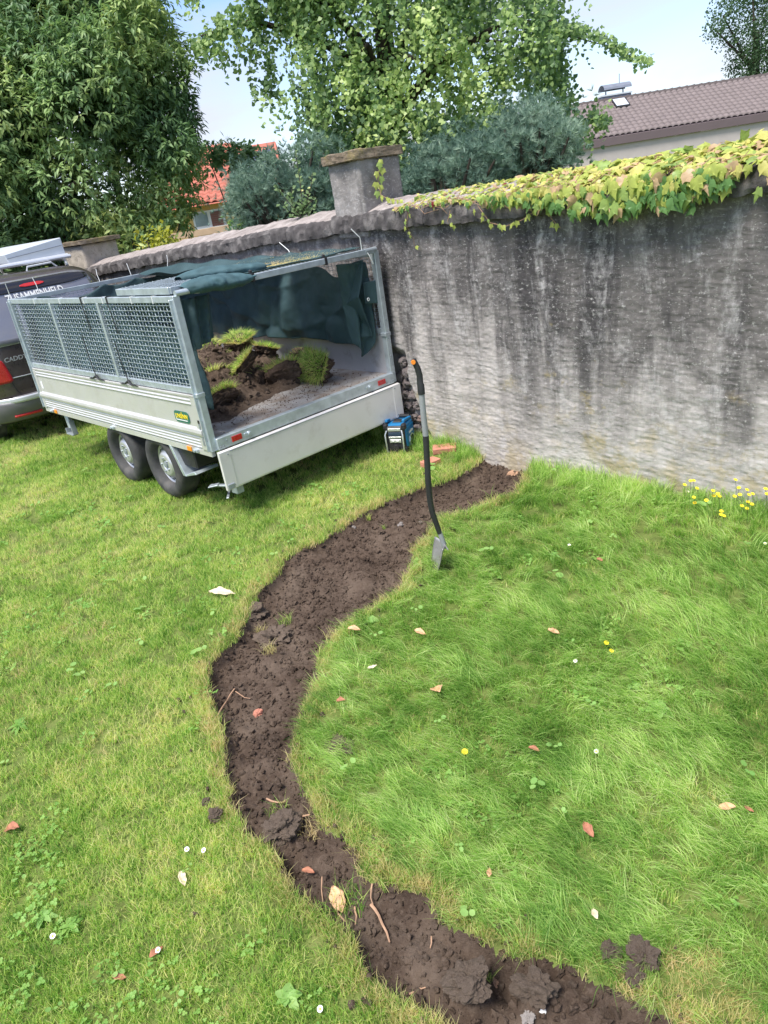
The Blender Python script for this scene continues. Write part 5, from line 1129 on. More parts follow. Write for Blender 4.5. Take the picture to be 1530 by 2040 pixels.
# flowers
def flower(px,py,dy,mats,rad,label,grp,cat='flower',np_=12,name='yellow_flower'):
    b=G(px+random.uniform(-4,4),py+dy);d_=ray(px,py);tt=(b[1]-.0)/d_[1];h=CAM+d_*tt;h=Vector(h)-Vector(b)
    root_=empty(name,tuple(b),0,label,cat,grp);m=MB();m.tube([(0,0,0),(h.x*.4+random.uniform(-.01,.01),h.y*.4,h.z*.5),tuple(h)],.0010,4,False);m.build('stem',M['stem'],root_)
    m=MB();tl_=Vector((random.uniform(-.3,.3),-.4,1)).normalized();e1=tl_.orthogonal().normalized();e2=tl_.cross(e1)
    for k in range(np_):
        a=2*math.pi*k/np_;d1=e1*math.cos(a)+e2*math.sin(a);sd_=tl_.cross(d1);p=h+d1*rad*.25;q=h+d1*rad+tl_*rad*.25
        m.add([p-sd_*rad*.12,p+sd_*rad*.12,q+sd_*rad*.26,q-sd_*rad*.26],[(0,1,2,3)])
    m.build('petals',M[mats[0]],root_);m=MB();m.lathe([(0,0),(.0,.45),(.25,.35),(.35,0)],(0,0,0),'z',8)
    m.v=[tuple(h+(e1*x_+e2*y_+tl_*z_)*rad) for x_,y_,z_ in m.v];m.build('flower_centre',M[mats[1]],root_)
FL=[(1421,915),(1429.5,922.6),(1431,932.6),(1464.5,925),(1488,940.6),(1518,938),(1502,960),(1465,956),(1376,958),(1382,957.6),(1363.7,966),(1388.6,973),(1420,977.7),(1422,988),(1430,984),(1433,988.8),(1382,991),(1471.8,971.8),(1488,976),(1474,985.6),(1463.5,989),(1492,986),(1499,984),(1525,974),(1528,984),(1490,1000),(1497.8,1004.7),(1478,1008),(1487.7,1013),(1437,1018.6),(1436,1025.5),(1442,1028),(1407,997),(1384,1002),(1452,937),(1514,957)]
for i,(a,b) in enumerate(FL):flower(a,b,random.uniform(38,70) if b<1000 else random.uniform(20,35),('petal_yellow','petal_yellow'),.0105 if b>0 else .01,'yellow wildflower on a thin stem in the clump at the foot of the wall','yellow flowers at the wall foot')
flower(1208,1281,14,('petal_yellow','petal_yellow'),.011,'upper of two yellow flowers in the middle of the long grass',None);flower(1218,1297,12,('petal_yellow','petal_yellow'),.010,'lower of two yellow flowers in the middle of the long grass',None);flower(926,1498,12,('petal_yellow','petal_yellow'),.012,'single yellow flower in the grass right of the narrow strip',None)
for a,b,lab in((1371,980,'white daisy left of the yellow flower clump'),(1524,1083,'white daisy at the right edge below the yellow clump'),(1146,1317,'white daisy below the two yellow flowers'),(1134,1086,'white daisy on the grass right of the spade'),(1188,1497,'white daisy in the long grass at middle right'),(638,2010,'white daisy at the bottom edge of the mown lawn'),(372,1692,'white daisy left of the lower strip'),(406,1694,'small white daisy just right of another, left of the lower strip'),(315,1893,'white daisy touching a red-brown leaf'),(105,1865,'white daisy beside the weed rosettes')):
    flower(a,b,14,('petal_white','petal_yellow'),.0085,lab,None,name='daisy')

# ------------------------------------------------------------------ ivy on the wall
ivy=empty('climbing_ivy',P0,WROT,'yellow-green and reddish creeper spilling over the coping right of the pillar','vine')
def ivyleaf():
    # three-lobed leaf lying in XY, stalk at origin, tip to +Y
    o_=[(0,0),(.22,-.10),(.42,.06),(.50,.30),(.62,.52),(.40,.50),(.30,.62),(.16,.80),(0,1.12),(-.16,.80),(-.30,.62),(-.40,.50),(-.62,.52),(-.50,.30),(-.42,.06),(-.22,-.10)]
    Vs=[(x_,y_,-.16*abs(x_)-.14*y_*y_) for x_,y_ in o_]+[(0,.42,.03)];c=len(o_)
    return np.array(Vs),np.array([(i,(i+1)%c,c) for i in range(c)])
LV,LF=ivyleaf();leafvar=[]
for q in range(3):
    r=np.random.default_rng(q);vv=LV.copy();vv[:,0]*=[1,.85,.72][q];vv[:,2]+=.05*r.normal(size=len(vv));leafvar.append(vv)
leafme={}
for q in range(3):
    for nm,_ in IVY:
        me=fastmesh('leaf',leafvar[q],LF);me.materials.append(M[nm]);me.polygons.foreach_set('use_smooth',[True]*len(me.polygons));leafme[(q,nm)]=me
r=np.random.default_rng(77)
LEAVES=[]  # (pos, dirTip, normal, size, mat)
def addleaf(p,tip,nrm,s,kind):LEAVES.append((np.array(p),np.array(tip,float),np.array(nrm,float),s,kind))
def pick(top,x_):
    u_=r.uniform()
    if top:
        return 'ivy_yellow' if u_<.30 else 'ivy_lime' if u_<.72 else 'ivy_midgreen' if u_<.86 else 'ivy_pink' if u_<.995 else 'ivy_red'
    return 'ivy_green' if u_<.42 else 'ivy_midgreen' if u_<.78 else 'ivy_lime' if u_<.93 else 'ivy_pink'
xL,xR=-.62,3.9
for i in range(3000):
    x_=xL+(xR-xL)*r.uniform();w0=sstep(xL,xL+.5,x_);y_=(-.06+.44*r.uniform()*w0+.28*(1-w0)*r.uniform());s=(.036+.030*sstep(-.4,1.8,x_))*r.uniform(.65,1.2)
    surf=1.872+.07*sstep(-.05,.25,y_)-.05*sstep(.3,.45,y_);thick=(.012+.022*sstep(-.4,1.6,x_))*(.7+.5*vn(np.array([x_*3.]),np.array([y_*3.]),9)[0])
    z=surf+thick*r.uniform(.2,1.3);a=r.normal(0,1.0)-1.57
    addleaf((x_,y_,z),(math.cos(a),math.sin(a),-.25+.4*r.normal()),(.55*r.normal(),-.35+.5*r.normal(),1),s*r.uniform(.6,1.25),pick(True,x_))
# hanging curtain in front of the coping
for i in range(1500):
    x_=xL+.08+(xR-xL)*r.uniform()
    if vn(np.array([x_*4.2]),np.array([7.5]),5)[0]<.38+.34*(x_<.35)+.15*(x_<-.1) and r.uniform()<.9:continue
    dl=.03+.15*vn(np.array([x_*2.6]),np.array([.5]),3)[0]**1.3+.05*sstep(.4,2,x_);dl*=(.12+.78*sstep(-.2,1.0,x_));t_=r.uniform()**1.1
    s=(.034+.033*sstep(-.4,1.8,x_))*r.uniform(.7,1.15);z=1.90-dl*t_*1.25;y_=-.085-.03*r.uniform()
    addleaf((x_,y_-.02*abs(r.normal()),z),(.6*r.normal(),-.15,-1),(.55*r.normal(),-1,.35+.3*r.normal()),s*r.uniform(.55,1.3),pick(t_<.25+.2*r.normal(),x_))
strands=[]
def strand(pts,s0,kinds=None,every=.035):
    P_=[np.array(p,float) for p in pts];strands.append(P_)
    for a,b in zip(P_[:-1],P_[1:]):
        Ln=np.linalg.norm(b-a)
        for k in range(max(1,int(Ln/every))):
            f=(k+r.uniform())/max(1,int(Ln/every));q=a+(b-a)*f
            addleaf(q+[.018*r.normal(),-.01,0],(.6*r.normal(),-.1,-1),(.3*r.normal(),-1,.3),s0*r.uniform(.7,1.1),'ivy_lime' if kinds is None and r.uniform()<.7 else (kinds or 'ivy_midgreen'))
YF=-.09
strand([(-.42,YF,1.86),(-.46,YF,1.76),(-.47,-.03,1.66),(-.48,-.02,1.60)],.034)
strand([(.02,YF,1.83),(-.02,YF,1.76),(-.03,-.03,1.71)],.036)
strand([(.28,YF,1.84),(.40,YF-.02,1.73),(.52,YF-.01,1.70),(.66,YF,1.73),(.80,YF,1.79)],.036)
strand([(.86,YF,1.82),(.88,YF,1.72),(.90,-.03,1.66)],.04)
strand([(1.20,YF,1.80),(1.30,YF,1.70),(1.45,YF,1.72),(1.62,YF,1.82)],.045,'ivy_green')
strand([(1.02,YF,1.80),(1.03,YF,1.70)],.045,'ivy_green');strand([(1.75,YF,1.80),(1.78,YF,1.70)],.06,'ivy_green')
# runner up the pillar
xp=-1.01
strand([(-.70,.08,1.93),(-.86,.08,1.96),(-.95,.10,1.99)],.045,'ivy_lime',.03)
for k,(yy,zz_) in enumerate(((.10,2.02),(.115,2.06),(.10,2.085),(.13,2.12),(.12,2.16),(.15,2.18),(.16,2.22),(.145,2.24))):
    addleaf((xp+.03,yy-.01+.03*(k%2),zz_),(0.1,-.25,-1),(1,-.5,.3),.055,'ivy_lime' if k%3 else 'ivy_midgreen')
strands.append([np.array((-.95,.10,1.97)),np.array((xp+.02,.12,2.08)),np.array((xp+.02,.16,2.24))])
# distance order: the nearest become parts
def Wp(p):return P0+np.array([p[0]*-WD[0]+p[1]*WN[0],p[0]*-WD[1]+p[1]*WN[1],p[2]])
dist=[]
for L_ in LEAVES:
    wpt=Wp(L_[0]);px,py,z=proj(wpt);vis=-40<px<1570
    dist.append((z/L_[3] if vis else 1e9)+(0 if L_[0][1]<.05 else 25))
order=np.argsort(dist)
def basis(tip,nrm):
    t_=tip/np.linalg.norm(tip);nn_=nrm-t_*(nrm@t_);nn_/=np.linalg.norm(nn_)+1e-9;x_=np.cross(t_,nn_);return np.stack([x_,t_,nn_],1)
bulk={nm:([],[]) for nm,_ in IVY}
for rank,i in enumerate(order):
    p,tip,nrm,s,kind=LEAVES[i];Bm=basis(tip,nrm);q=int(i)%3
    if rank<290:
        o=bpy.data.objects.new('leaf',leafme[(q,kind)]);COL.objects.link(o);o.parent=ivy;Mx=np.eye(4);Mx[:3,:3]=Bm*s;Mx[:3,3]=p;o.matrix_local=Matrix(Mx.tolist())
    else:
        Vb,Fb=bulk[kind];b=len(Vb)*len(LV);Vb.append((leafvar[q]*s)@Bm.T+p);Fb.append(LF+b)
allV=[];allF=[];mi=[];base=0
for k,(nm,_) in enumerate(IVY):
    Vb,Fb=bulk[nm]
    if Vb:
        vv=np.concatenate(Vb);ff=np.concatenate(Fb)+base;allV.append(vv);allF.append(ff);mi+= [k]*len(ff);base+=len(vv)
o=link('leaves',fastmesh('leaves',np.concatenate(allV),np.concatenate(allF),matidx=mi),[M[nm] for nm,_ in IVY],ivy,True);tag(o,kind='stuff')
m=MB()
for P_ in strands:m.tube([tuple(p) for p in P_],.0022,4,False)
for k in range(46):
    x_=r.uniform(xL,xR-.3);y_=-.02-.06*r.uniform();P_=[(x_+.10*j,y_-.03*math.sin(j),1.90-.02*j*r.uniform(-1,1.6)-.01*r.uniform()) for j in range(5)];m.tube(P_,.002,4,False)
tag(m.build('stems',M['root'],ivy),kind='stuff')

# ------------------------------------------------------------------ foliage generator
def orient(D,Nr):
    D=D/np.linalg.norm(D,axis=1)[:,None];Nr=Nr-D*(Nr*D).sum(1)[:,None];Nr/=np.linalg.norm(Nr,axis=1)[:,None]+1e-9;return np.stack([np.cross(D,Nr),D,Nr],2)
def leafcloud(name,P,D,Nr,S_,tmplV,tmplF,mat,parent,tint=None):
    B=orient(D,Nr)*S_[:,None,None];k=len(tmplV);Vx=(np.einsum('nij,kj->nki',B,tmplV)+P[:,None,:]).reshape(-1,3)
    Fx=(tmplF[None,:,:]+(np.arange(len(P))*k)[:,None,None]).reshape(-1,tmplF.shape[1]);tint=RNG.uniform(size=len(P)) if tint is None else tint
    me=fastmesh(name,Vx,Fx,attr=np.repeat(tint,k));me.materials.append(mat);return link(name,me,None,parent)
LANCE=(np.array([(0,0,0),(-.185,.45,.05),(0,1,-.16),(.185,.45,.05)]),np.array([(0,1,2,3)]))
LANCE=(LANCE[0],np.array([(0,2,1),(0,3,2)]))
FAN=(np.array([(0,0,0),(-.55,.62,.06),(-.2,.86,-.04),(.2,.86,.05),(.55,.62,-.05)]),np.array([(0,2,1),(0,3,2),(0,4,3)]))
OVAL=(np.array([(0,0,0),(-.32,.5,.05),(0,1,-.08),(.32,.5,.05)]),np.array([(0,2,1),(0,3,2)]))
nd=[];nf=[]
for k in range(15):
    a=k*2.4;el=.35+.5*((k*7)%5)/5;d_=np.array([math.cos(a)*math.sin(el*1.6),math.cos(el*1.6)+.15,math.sin(a)*math.sin(el*1.6)]);s_=np.cross(d_,[.3,.2,.9]);s_/=np.linalg.norm(s_);b=len(nd);nd+=[s_*-.045,s_*.045,d_];nf.append((b,b+1,b+2))
NEEDLE=(np.array(nd),np.array(nf))
def sphere_dirs(n_,r):
    d_=r.normal(size=(n_,3));return d_/np.linalg.norm(d_,axis=1)[:,None]
def clumps_to_sprays(cl,dens,r,shell=(.55,1.05)):
    P=[];D=[];C=[]
    for i,(c,ra_) in enumerate(cl):
        n_=int(dens*ra_*ra_);d_=sphere_dirs(n_,r);d_[:,2]=np.abs(d_[:,2])*np.where(r.uniform(size=n_)<.3,-1,1);q=r.uniform(shell[0],shell[1],n_)
        P.append(c+d_*q[:,None]*ra_*np.array([1,1,.85]));D.append(d_);C.append(np.full(n_,(i*.6180339)%1))
    return np.concatenate(P),np.concatenate(D),np.concatenate(C)
def trunkmesh(name,paths,mat,parent):
    m=MB()
    for pts,r0,r1 in paths:
        n_=len(pts);m.tube(pts,[r0+(r1-r0)*i/(n_-1) for i in range(n_)],8,False)
    return m.build(name,mat,parent,0,True)
def tree_root(name,base,label,cat='tree',grp=None):return empty(name,tuple(base),0,label,cat,grp)

# --- dark evergreen on the left -------------------------------------------------
r=np.random.default_rng(21)
base=at(90,520,13.3);base=np.array([base[0],13.6,0.]);ev=tree_root('evergreen_tree',base,'huge dark evergreen tree with long drooping leaves filling the upper left','tree')
cl=[]
outl=[(-80,285),(0,312),(50,338),(100,372),(200,385),(260,390),(300,400),(350,408),(400,392),(440,380),(480,325),(520,225)]
def xr_(py):return np.interp(py,[a for a,b in outl],[b for a,b in outl])
for i in range(120):
    py=r.uniform(-190,515);xr=xr_(py);px=r.uniform(-170,xr-42);rr_=r.uniform(.38,.75)*(1 if py>60 else .85);px=min(px,xr-rr_*105)
    edge_=min(1,(xr-px)/260);Y=11.6+r.uniform(-.2,1.)+1.6*(1-edge_)*r.uniform(.6,1)+(.8 if py<100 else 0)
    cl.append((at(px,py,Y),rr_))
for i in range(34):
    py=-60+i*17.2;rr_=r.uniform(.30,.5);cl.append((at(xr_(py)-rr_*118+r.uniform(-14,10),py,12.3+r.uniform(-.4,.9)),rr_))
P,D,C=clumps_to_sprays(cl,400,r,(.75,1.05))
n_=len(P);K=6;Pn=np.repeat(P,K,0);Dn=np.repeat(D,K,0);Cn=np.repeat(C,K);rad=sphere_dirs(n_*K,r)
Dl=Dn*.55+rad*.85+np.array([0,0,-.38]);Nl=Dn+np.array([0,0,.8])+.3*rad
leafcloud('crown',Pn-base+rad*.02,Dl,Nl,r.uniform(.075,.13,n_*K),*LANCE,M['laurel'],ev,np.clip(Cn*.7+.3*r.uniform(size=n_*K),0,1))
# interior mass of leaves, its shade put into a dark tint
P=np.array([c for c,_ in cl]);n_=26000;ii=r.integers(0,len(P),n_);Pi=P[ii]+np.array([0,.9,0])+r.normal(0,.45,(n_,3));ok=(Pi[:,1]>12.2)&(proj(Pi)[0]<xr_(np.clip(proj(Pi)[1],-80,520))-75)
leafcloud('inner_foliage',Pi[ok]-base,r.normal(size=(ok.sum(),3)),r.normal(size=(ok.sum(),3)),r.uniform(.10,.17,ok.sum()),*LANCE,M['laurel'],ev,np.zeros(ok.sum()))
trunkmesh('trunk',[([(0,0,-.1),(.1,0,1.5),(.2,.1,3.5),(.1,0,6)],.28,.06)]+[([(0.1,0,1+i*.5),tuple((np.array(cl[i*9][0])-base)*.6+np.array([0,0,1])),tuple(np.array(cl[i*9][0])-base)],.09,.02) for i in range(12)],M['bark'],ev)
# wispy feathery growth at the top between the trees
r=np.random.default_rng(22);wb=at(120,60,13.8);wt_=tree_root('feathery_tree',(wb[0],14.6,0),'thin feathery grey-green treetop showing above the evergreen','tree');wb=np.array([wb[0],14.6,0])
P=[];D=[]
for i in range(120):
    px=r.uniform(150,330);py=r.uniform(-90,110);p=at(px,py,14.3+r.uniform(-.3,.5));dd=np.array([r.normal()*.5,r.normal()*.5,-.1+r.normal()*.5]);q=np.linspace(0,1,14)[:,None]
    P.append(p+dd*q*.55);D.append(np.tile(dd,(14,1))+r.normal(0,.6,(14,3))+[0,0,-.35])
P=np.concatenate(P);D=np.concatenate(D);n_=len(P)
leafcloud('crown',P-wb,D,r.normal(size=(n_,3)),r.uniform(.07,.13,n_),*LANCE,M['laurel'],wt_,np.full(n_,.5))
trunkmesh('trunk',[([(0,0,-.1),(.0,0,3),(1.,0,5.0)],.10,.02)],M['bark'],wt_)

# --- ginkgo ----------------------------------------------------------------------
r=np.random.default_rng(31);gb=at(765,100,13.);gb=np.array([gb[0],13.2,0]);gk=tree_root('fan_leaf_tree',gb,'broad weeping tree with fan-shaped bright green leaves in the top centre','tree')
P=[];D=[];T=[]
def hang(px,py,Y,n_s,spread,length,tint,dens=30,droop=1.,side=0.):
    """hanging twigs from a point on a limb, leaves all along"""
    for _ in range(n_s):
        p=at(px+r.normal()*spread,py+r.normal()*spread*.5,Y+r.normal()*.25);Ls=length*r.uniform(.4,1.1);k=max(4,int(Ls*dens));q=np.linspace(0,1,k)[:,None]
        dv=np.array([r.normal()*.35+side,r.normal()*.3-.1,0]);path=p+dv*q*Ls*.8+np.array([0,0,-1.])*q**1.4*Ls*droop
        P.append(path+r.normal(0,.028,(k,3)));D.append(r.normal(0,1,(k,3))+[side*.5,-.3,-.6]);T.append(np.clip(tint+.25*r.normal(size=k),0,1))
# crown body, as sprays over the outline seen in the photo, thinner to the sides
body=[(470,0,540,80),(560,-60,1100,70),(620,40,1120,150),(560,140,1120,230),(590,200,1120,280),(640,250,980,300)]
for i in range(620):
    py=r.uniform(-190,285);xl=np.interp(py,[-190,0,80,160,230,285],[520,555,585,590,610,630]);xr=np.interp(py,[-190,0,60,160,230,285],[1120,1100,1125,1150,1060,960])
    xr+=35*float(fbm(np.array([py*.03]),np.array([1.]),2,9)[0]);px=r.uniform(xl,xr);Y=12.1+1.9*abs(r.normal())*.6;Y=min(Y,14.4)
    lum=.25+.6*math.exp(-((px-900)/170)**2-((py-110)/120)**2)+.25*math.exp(-((px-610)/60)**2-((py-130)/90)**2)-.3*max(0,(Y-12.6))  # sunlit front and shaded depth put into the leaf tint
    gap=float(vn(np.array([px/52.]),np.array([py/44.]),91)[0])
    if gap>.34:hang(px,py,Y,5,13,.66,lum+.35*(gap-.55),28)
    if i%2:hang(px+r.normal()*10,py,14.6,2,18,.7,.02,24)  # rear twigs almost darkest, crown shade put into their tint
# low hanging curtains in front
for px,py,L_,n_ in((720,300,.7,10),(745,250,.8,12),(800,200,.9,10),(760,340,.45,8),(950,330,.7,10),(985,390,.5,7),(970,300,.8,10),(1000,250,.6,8),(900,120,.9,12),(850,60,.9,10),(1020,60,.9,12),(690,180,.8,10),(600,150,.8,10),(555,230,.6,9),(620,240,.6,8),(1100,170,.7,12),(1130,230,.6,10),(1160,280,.6,10),(1185,250,.3,6),(1090,120,.7,9),(840,250,.6,8),(810,430-150,.3,6)):
    hang(px,py-40,11.9 if px<1080 else 13.,n_,15,L_,.75 if 680<px<1060 else .45,28)  # middle curtains brighter, sunlight put into the tint
# left arm and its strings
for px,py,L_,n_,sd_ in((540,0,.6,12,-.2),(500,25,.35,12,-.2),(468,40,.30,9,-.2),(440,62,.25,8,-.2),(418,85,.22,7,-.2),(398,105,.20,5,-.2),(380,105,.20,5,-.2),(468,90,.55,4,0),(462,60,.5,3,0),(505,55,.75,5,0),(515,90,.8,4,0),(535,150,.5,6,0),(530,190,.25,5,-.4),(508,200,.12,4,-.5),(372,150,.3,3,0),(362,-75,.95,3,0),(450,-50,.35,7,0),(500,-80,.8,10,0),(362,-45,.5,4,0),(362,-10,.35,4,0),(388,112,.28,6,0),(410,98,.25,6,0),(432,118,.42,4,0),(446,130,.25,2,0)):
    hang(px,py-25,12.6,int(n_*1.6),5,L_,.25,46,1.,sd_*.15)
# right arm, a thin bough reaching over
for k in range(46):
    f=k/45;px=1110+f*175;py=60+50*f-12*math.sin(f*5);hang(px,py-6,12.6,2 if f>.25 else 5,5,.13,.4,60,.8,.3)
for k in range(20):
    f=k/19;hang(1140+f*65,255-f*30+10*math.sin(f*9),12.8,2,6,.2,.3,50,.8,.3)
P=np.concatenate(P);D=np.concatenate(D);T=np.concatenate(T);n_=len(P)
print('ginkgo leaves',n_)
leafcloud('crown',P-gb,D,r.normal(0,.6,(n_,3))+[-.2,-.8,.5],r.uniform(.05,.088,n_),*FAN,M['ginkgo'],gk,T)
pa=[([(0,0,-.1),(-.05,0,1.5),(.0,0,3.),(.05,-.1,4.5),(.1,0,6.5)],.24,.10)]
for px,py,Y in((480,10,12.6),(400,90,12.6),(900,20,12.4),(1110,60,12.6),(620,60,12.6),(720,120,12.2),(1000,100,12.4),(840,140,12.2)):
    q=at(px,py-18,Y)-gb;h0=min(q[2]-.3,4.2);pa.append(([(0,0,max(1.8,h0-.6)),tuple(q*np.array([.35,.35,0])+[0,0,max(2.2,q[2]*.95)]),tuple(q*np.array([.7,.7,0])+[0,0,q[2]+.12]),tuple(q)],.085,.012))
pa.append(([tuple(at(1110,62,12.6)-gb),tuple(at(1180,84,12.6)-gb),tuple(at(1240,98,12.6)-gb)],.012,.004))
trunkmesh('trunk',pa,M['bark'],gk)

# --- pines -------------------------------------------------------------------------
def pine(px,pyb,Y,clumps,label,seed,nd_=640):
    r=np.random.default_rng(seed);b=at(px,pyb,Y);b=np.array([b[0],Y+.2,0.]);t_=tree_root('blue_pine',b,label,'pine tree');cl=[(at(a,c,Y+d_),ra_) for a,c,d_,ra_ in clumps]
    P,D,C=clumps_to_sprays(cl,nd_,r,(.7,1.08));n_=len(P)
    leafcloud('crown',P-b,D*.8+np.array([0,0,.55])+.25*r.normal(size=(n_,3)),r.normal(size=(n_,3)),r.uniform(.065,.10,n_),*NEEDLE,M['pine'],t_,np.clip(C*.4+.6*r.uniform(size=n_),0,1))
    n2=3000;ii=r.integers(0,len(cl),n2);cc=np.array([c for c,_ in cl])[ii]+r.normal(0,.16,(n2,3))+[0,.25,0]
    leafcloud('inner_foliage',cc-b,r.normal(size=(n2,3)),r.normal(size=(n2,3)),r.uniform(.05,.08,n2),*NEEDLE,M['pine'],t_,np.zeros(n2))  # inner needles at the darkest tint, shade put into the colour
    trunkmesh('trunk',[([(0,0,-.1),(0,0,1),tuple(cl[0][0]-b)],.1,.03)]+[([(0,0,1.2),tuple((c-b)*.6+[0,0,.5]),tuple(c-b)],.035,.012) for c,_ in cl],M['bark'],t_)
def blob(x0,x1,y0,y1,n_,r0,r1,seed,top=None):
    r=random.Random(seed);out=[]
    for i in range(n_):
        x_=r.uniform(x0,x1);y_=r.uniform(max(y0,(top(x_) if top else y0)),y1);out.append((x_,y_,r.uniform(-.25,.5),r.uniform(r0,r1)))
    return out
pine(560,430,9.3,blob(478,668,300,445,60,.13,.24,1,lambda x_:np.interp(x_,[470,520,560,600,670],[385,350,300,285,290])),'bluish pine bush behind the lower wall left of the pillar',41)
pine(1060,360,9.2,blob(965,1135,210,345,52,.14,.26,2,lambda x_:np.interp(x_,[960,1040,1100,1140],[310,215,215,270])),'rounded blue-green pine between the fan-leaved tree and the far house',42)
pine(880,360,8.8,blob(815,1010,310,395,40,.12,.22,3),'low blue pine just behind the wall right of the pillar',43)
# --- small shrubs -----------------------------------------------------------------
def shrub(name,Y,blobs,mat,label,seed,dens=420,size=(.05,.09),tm=OVAL,droop=.1):
    r=np.random.default_rng(seed);cl=[(at(a,c,Y+d_),ra_) for a,c,d_,ra_ in blobs];b=np.array([cl[0][0][0],Y,0.]);t_=tree_root(name,b,label,'shrub');P,D,C=clumps_to_sprays(cl,dens,r,(.3,1.05));K=3;n_=len(P)*K;P=np.repeat(P,K,0);D=np.repeat(D,K,0)
    leafcloud('foliage',P-b+r.normal(0,.03,(n_,3)),D*.6+r.normal(0,.7,(n_,3))+[0,0,-droop],D+r.normal(0,.4,(n_,3))+[0,0,.6],r.uniform(*size,n_),*tm,M[mat],t_)
    trunkmesh('stems',[([(0,0,0),tuple((c-b)*.5+[0,0,.4]),tuple(c-b)],.03,.008) for c,_ in cl[:6]],M['bark'],t_)
shrub('golden_shrub',10.6,blob(292,352,474,498,7,.13,.2,5),'gold','small yellow-leaved shrub showing over the wall by the evergreen',51)
shrub('green_shrub',9.9,blob(472,560,435,460,9,.14,.2,6),'weed','low bright green shrub above the wall coping left of the pines',52,300,(.05,.08))
shrub('climber_bush',16.,blob(412,545,298,338,19,.22,.36,7,lambda x_:np.interp(x_,[420,470,545],[302,294,318])),'fartree','dark leafy bush half hiding the red-roofed house',53,260,(.08,.14))
shrub('hedge_shrub',11.8,blob(640,840,290,400,16,.4,.55,8),'fartree','dark hedge behind the stone pillar',54,200,(.08,.13))
shrub('hedge_shrub',11.8,blob(840,1110,270,380,18,.35,.5,9),'fartree','dark hedge low behind the blue pines right of the pillar',55,200,(.08,.13))
shrub('hedge_shrub',11.6,blob(150,360,440,520,16,.3,.45,10),'laurel','dark leafy hedge at the foot of the evergreen behind the wall',56,200,(.09,.14),LANCE)
# --- far right tree ----------------------------------------------------------------
r=np.random.default_rng(61);Yf=46;b=at(1500,200,Yf);b=np.array([b[0],Yf,0]);ft=tree_root('distant_tree',b,'hazy green tree beyond the tiled roof at the upper right','tree')
P=[];T=[]
for a,c,ra_ in((1440,25,.9),(1470,10,1.),(1510,30,1.2),(1425,60,.7),(1450,70,.9),(1490,75,1.2),(1530,90,1.4),(1480,115,1.),(1515,130,1.3),(1560,60,1.6),(1560,140,1.6),(1500,-20,1.2),(1545,-10,1.4),(1462,140,.6),(1600,0,1.6),(1600,100,1.8),(1500,165,1.),(1560,190,1.4)):
    c0=at(a,c,Yf+r.uniform(-1,1.5));n_=int(520*ra_*ra_);d_=sphere_dirs(n_,r);P.append(c0+d_*(r.uniform(.35,1.1,n_)[:,None])*ra_)
P=np.concatenate(P);n_=len(P);leafcloud('crown',P-b,r.normal(size=(n_,3)),r.normal(size=(n_,3))+[0,0,.8],r.uniform(.10,.19,n_),*OVAL,M['fartree'],ft)
trunkmesh('trunk',[([(0,0,0),(0,0,6),tuple(at(1510,60,Yf)-b)],.4,.1)]+[([(0,0,5+k*.3),tuple(at(a,c,Yf)-b)],.12,.03) for k,(a,c) in enumerate(((1440,30),(1425,60),(1470,110),(1500,0),(1560,100)))],M['bark'],ft)
# distant wood that closes the view behind everything
r=np.random.default_rng(71);P=[]
for i in range(90):
    a_=-1.25+2.5*i/89;c0=np.array([math.sin(a_)*95+r.normal()*4,math.cos(a_)*95,r.uniform(0,3.)]);n_=260;d_=sphere_dirs(n_,r);P.append(c0+d_*np.array([3.6,3,2.6])*r.uniform(.5,1.1,n_)[:,None])
P=np.concatenate(P);n_=len(P);o=leafcloud('distant_wood',P,r.normal(size=(n_,3)),r.normal(size=(n_,3)),r.uniform(.7,1.3,n_),*OVAL,M['fartree'],None);tag(o,'line of distant trees on the horizon',None,None,'stuff')

# --- sapling on the wall top --------------------------------------------------------
r=np.random.default_rng(81);sb=at(600,432,7.15);sg=tree_root('young_sapling',sb,'young sapling with upright twigs growing behind the wall coping left of the pillar','sapling')
lm=[];
for q in range(2):
    vv=OVAL[0].copy();vv[:,0]*=1.1;me=fastmesh('leaf',vv,OVAL[1],attr=[.3+.4*q]*4);me.materials.append(M['sapling']);lm.append(me)
mey=fastmesh('leaf',OVAL[0]*.6,OVAL[1],attr=[.5]*4);mey.materials.append(M['ivy_yellow'])
m=MB();tw=[[(600,432),(602,400),(596,350),(588,302)],[(600,432),(585,415),(560,385),(550,368)],[(602,425),(612,400),(620,370),(622,345)],[(600,428),(615,405),(628,392)],[(598,430),(580,400),(582,372)],[(600,432),(620,420),(628,408)],[(600,434),(575,420),(565,405)]]
for T_ in tw:
    pts=[Vector(at(a,c,7.15+r.uniform(-.04,.04)))-Vector(sb) for a,c in T_];m.tube(pts,[.005*(1-.7*i/len(pts)) for i in range(len(pts))],5,False)
    for i in range(len(pts)-1):
        k=max(2,int((pts[i+1]-pts[i]).length/.018))
        for j in range(k):
            q=pts[i].lerp(pts[i+1],(j+r.uniform())/k)
            if i==0 and j<k*.4 and r.uniform()<.5:continue
            dr=np.array([r.normal()*.8,r.normal()*.6,.5]);Bm=basis(dr,np.array([r.normal(),-1,.8]));s=r.uniform(.035,.06);o=bpy.data.objects.new('leaf',mey if (r.uniform()<.03 and i<len(pts)-2) else lm[int(r.integers(0,2))]);COL.objects.link(o);o.parent=sg;Mx=np.eye(4);Mx[:3,:3]=Bm*s;Mx[:3,3]=q;o.matrix_local=Matrix(Mx.tolist())
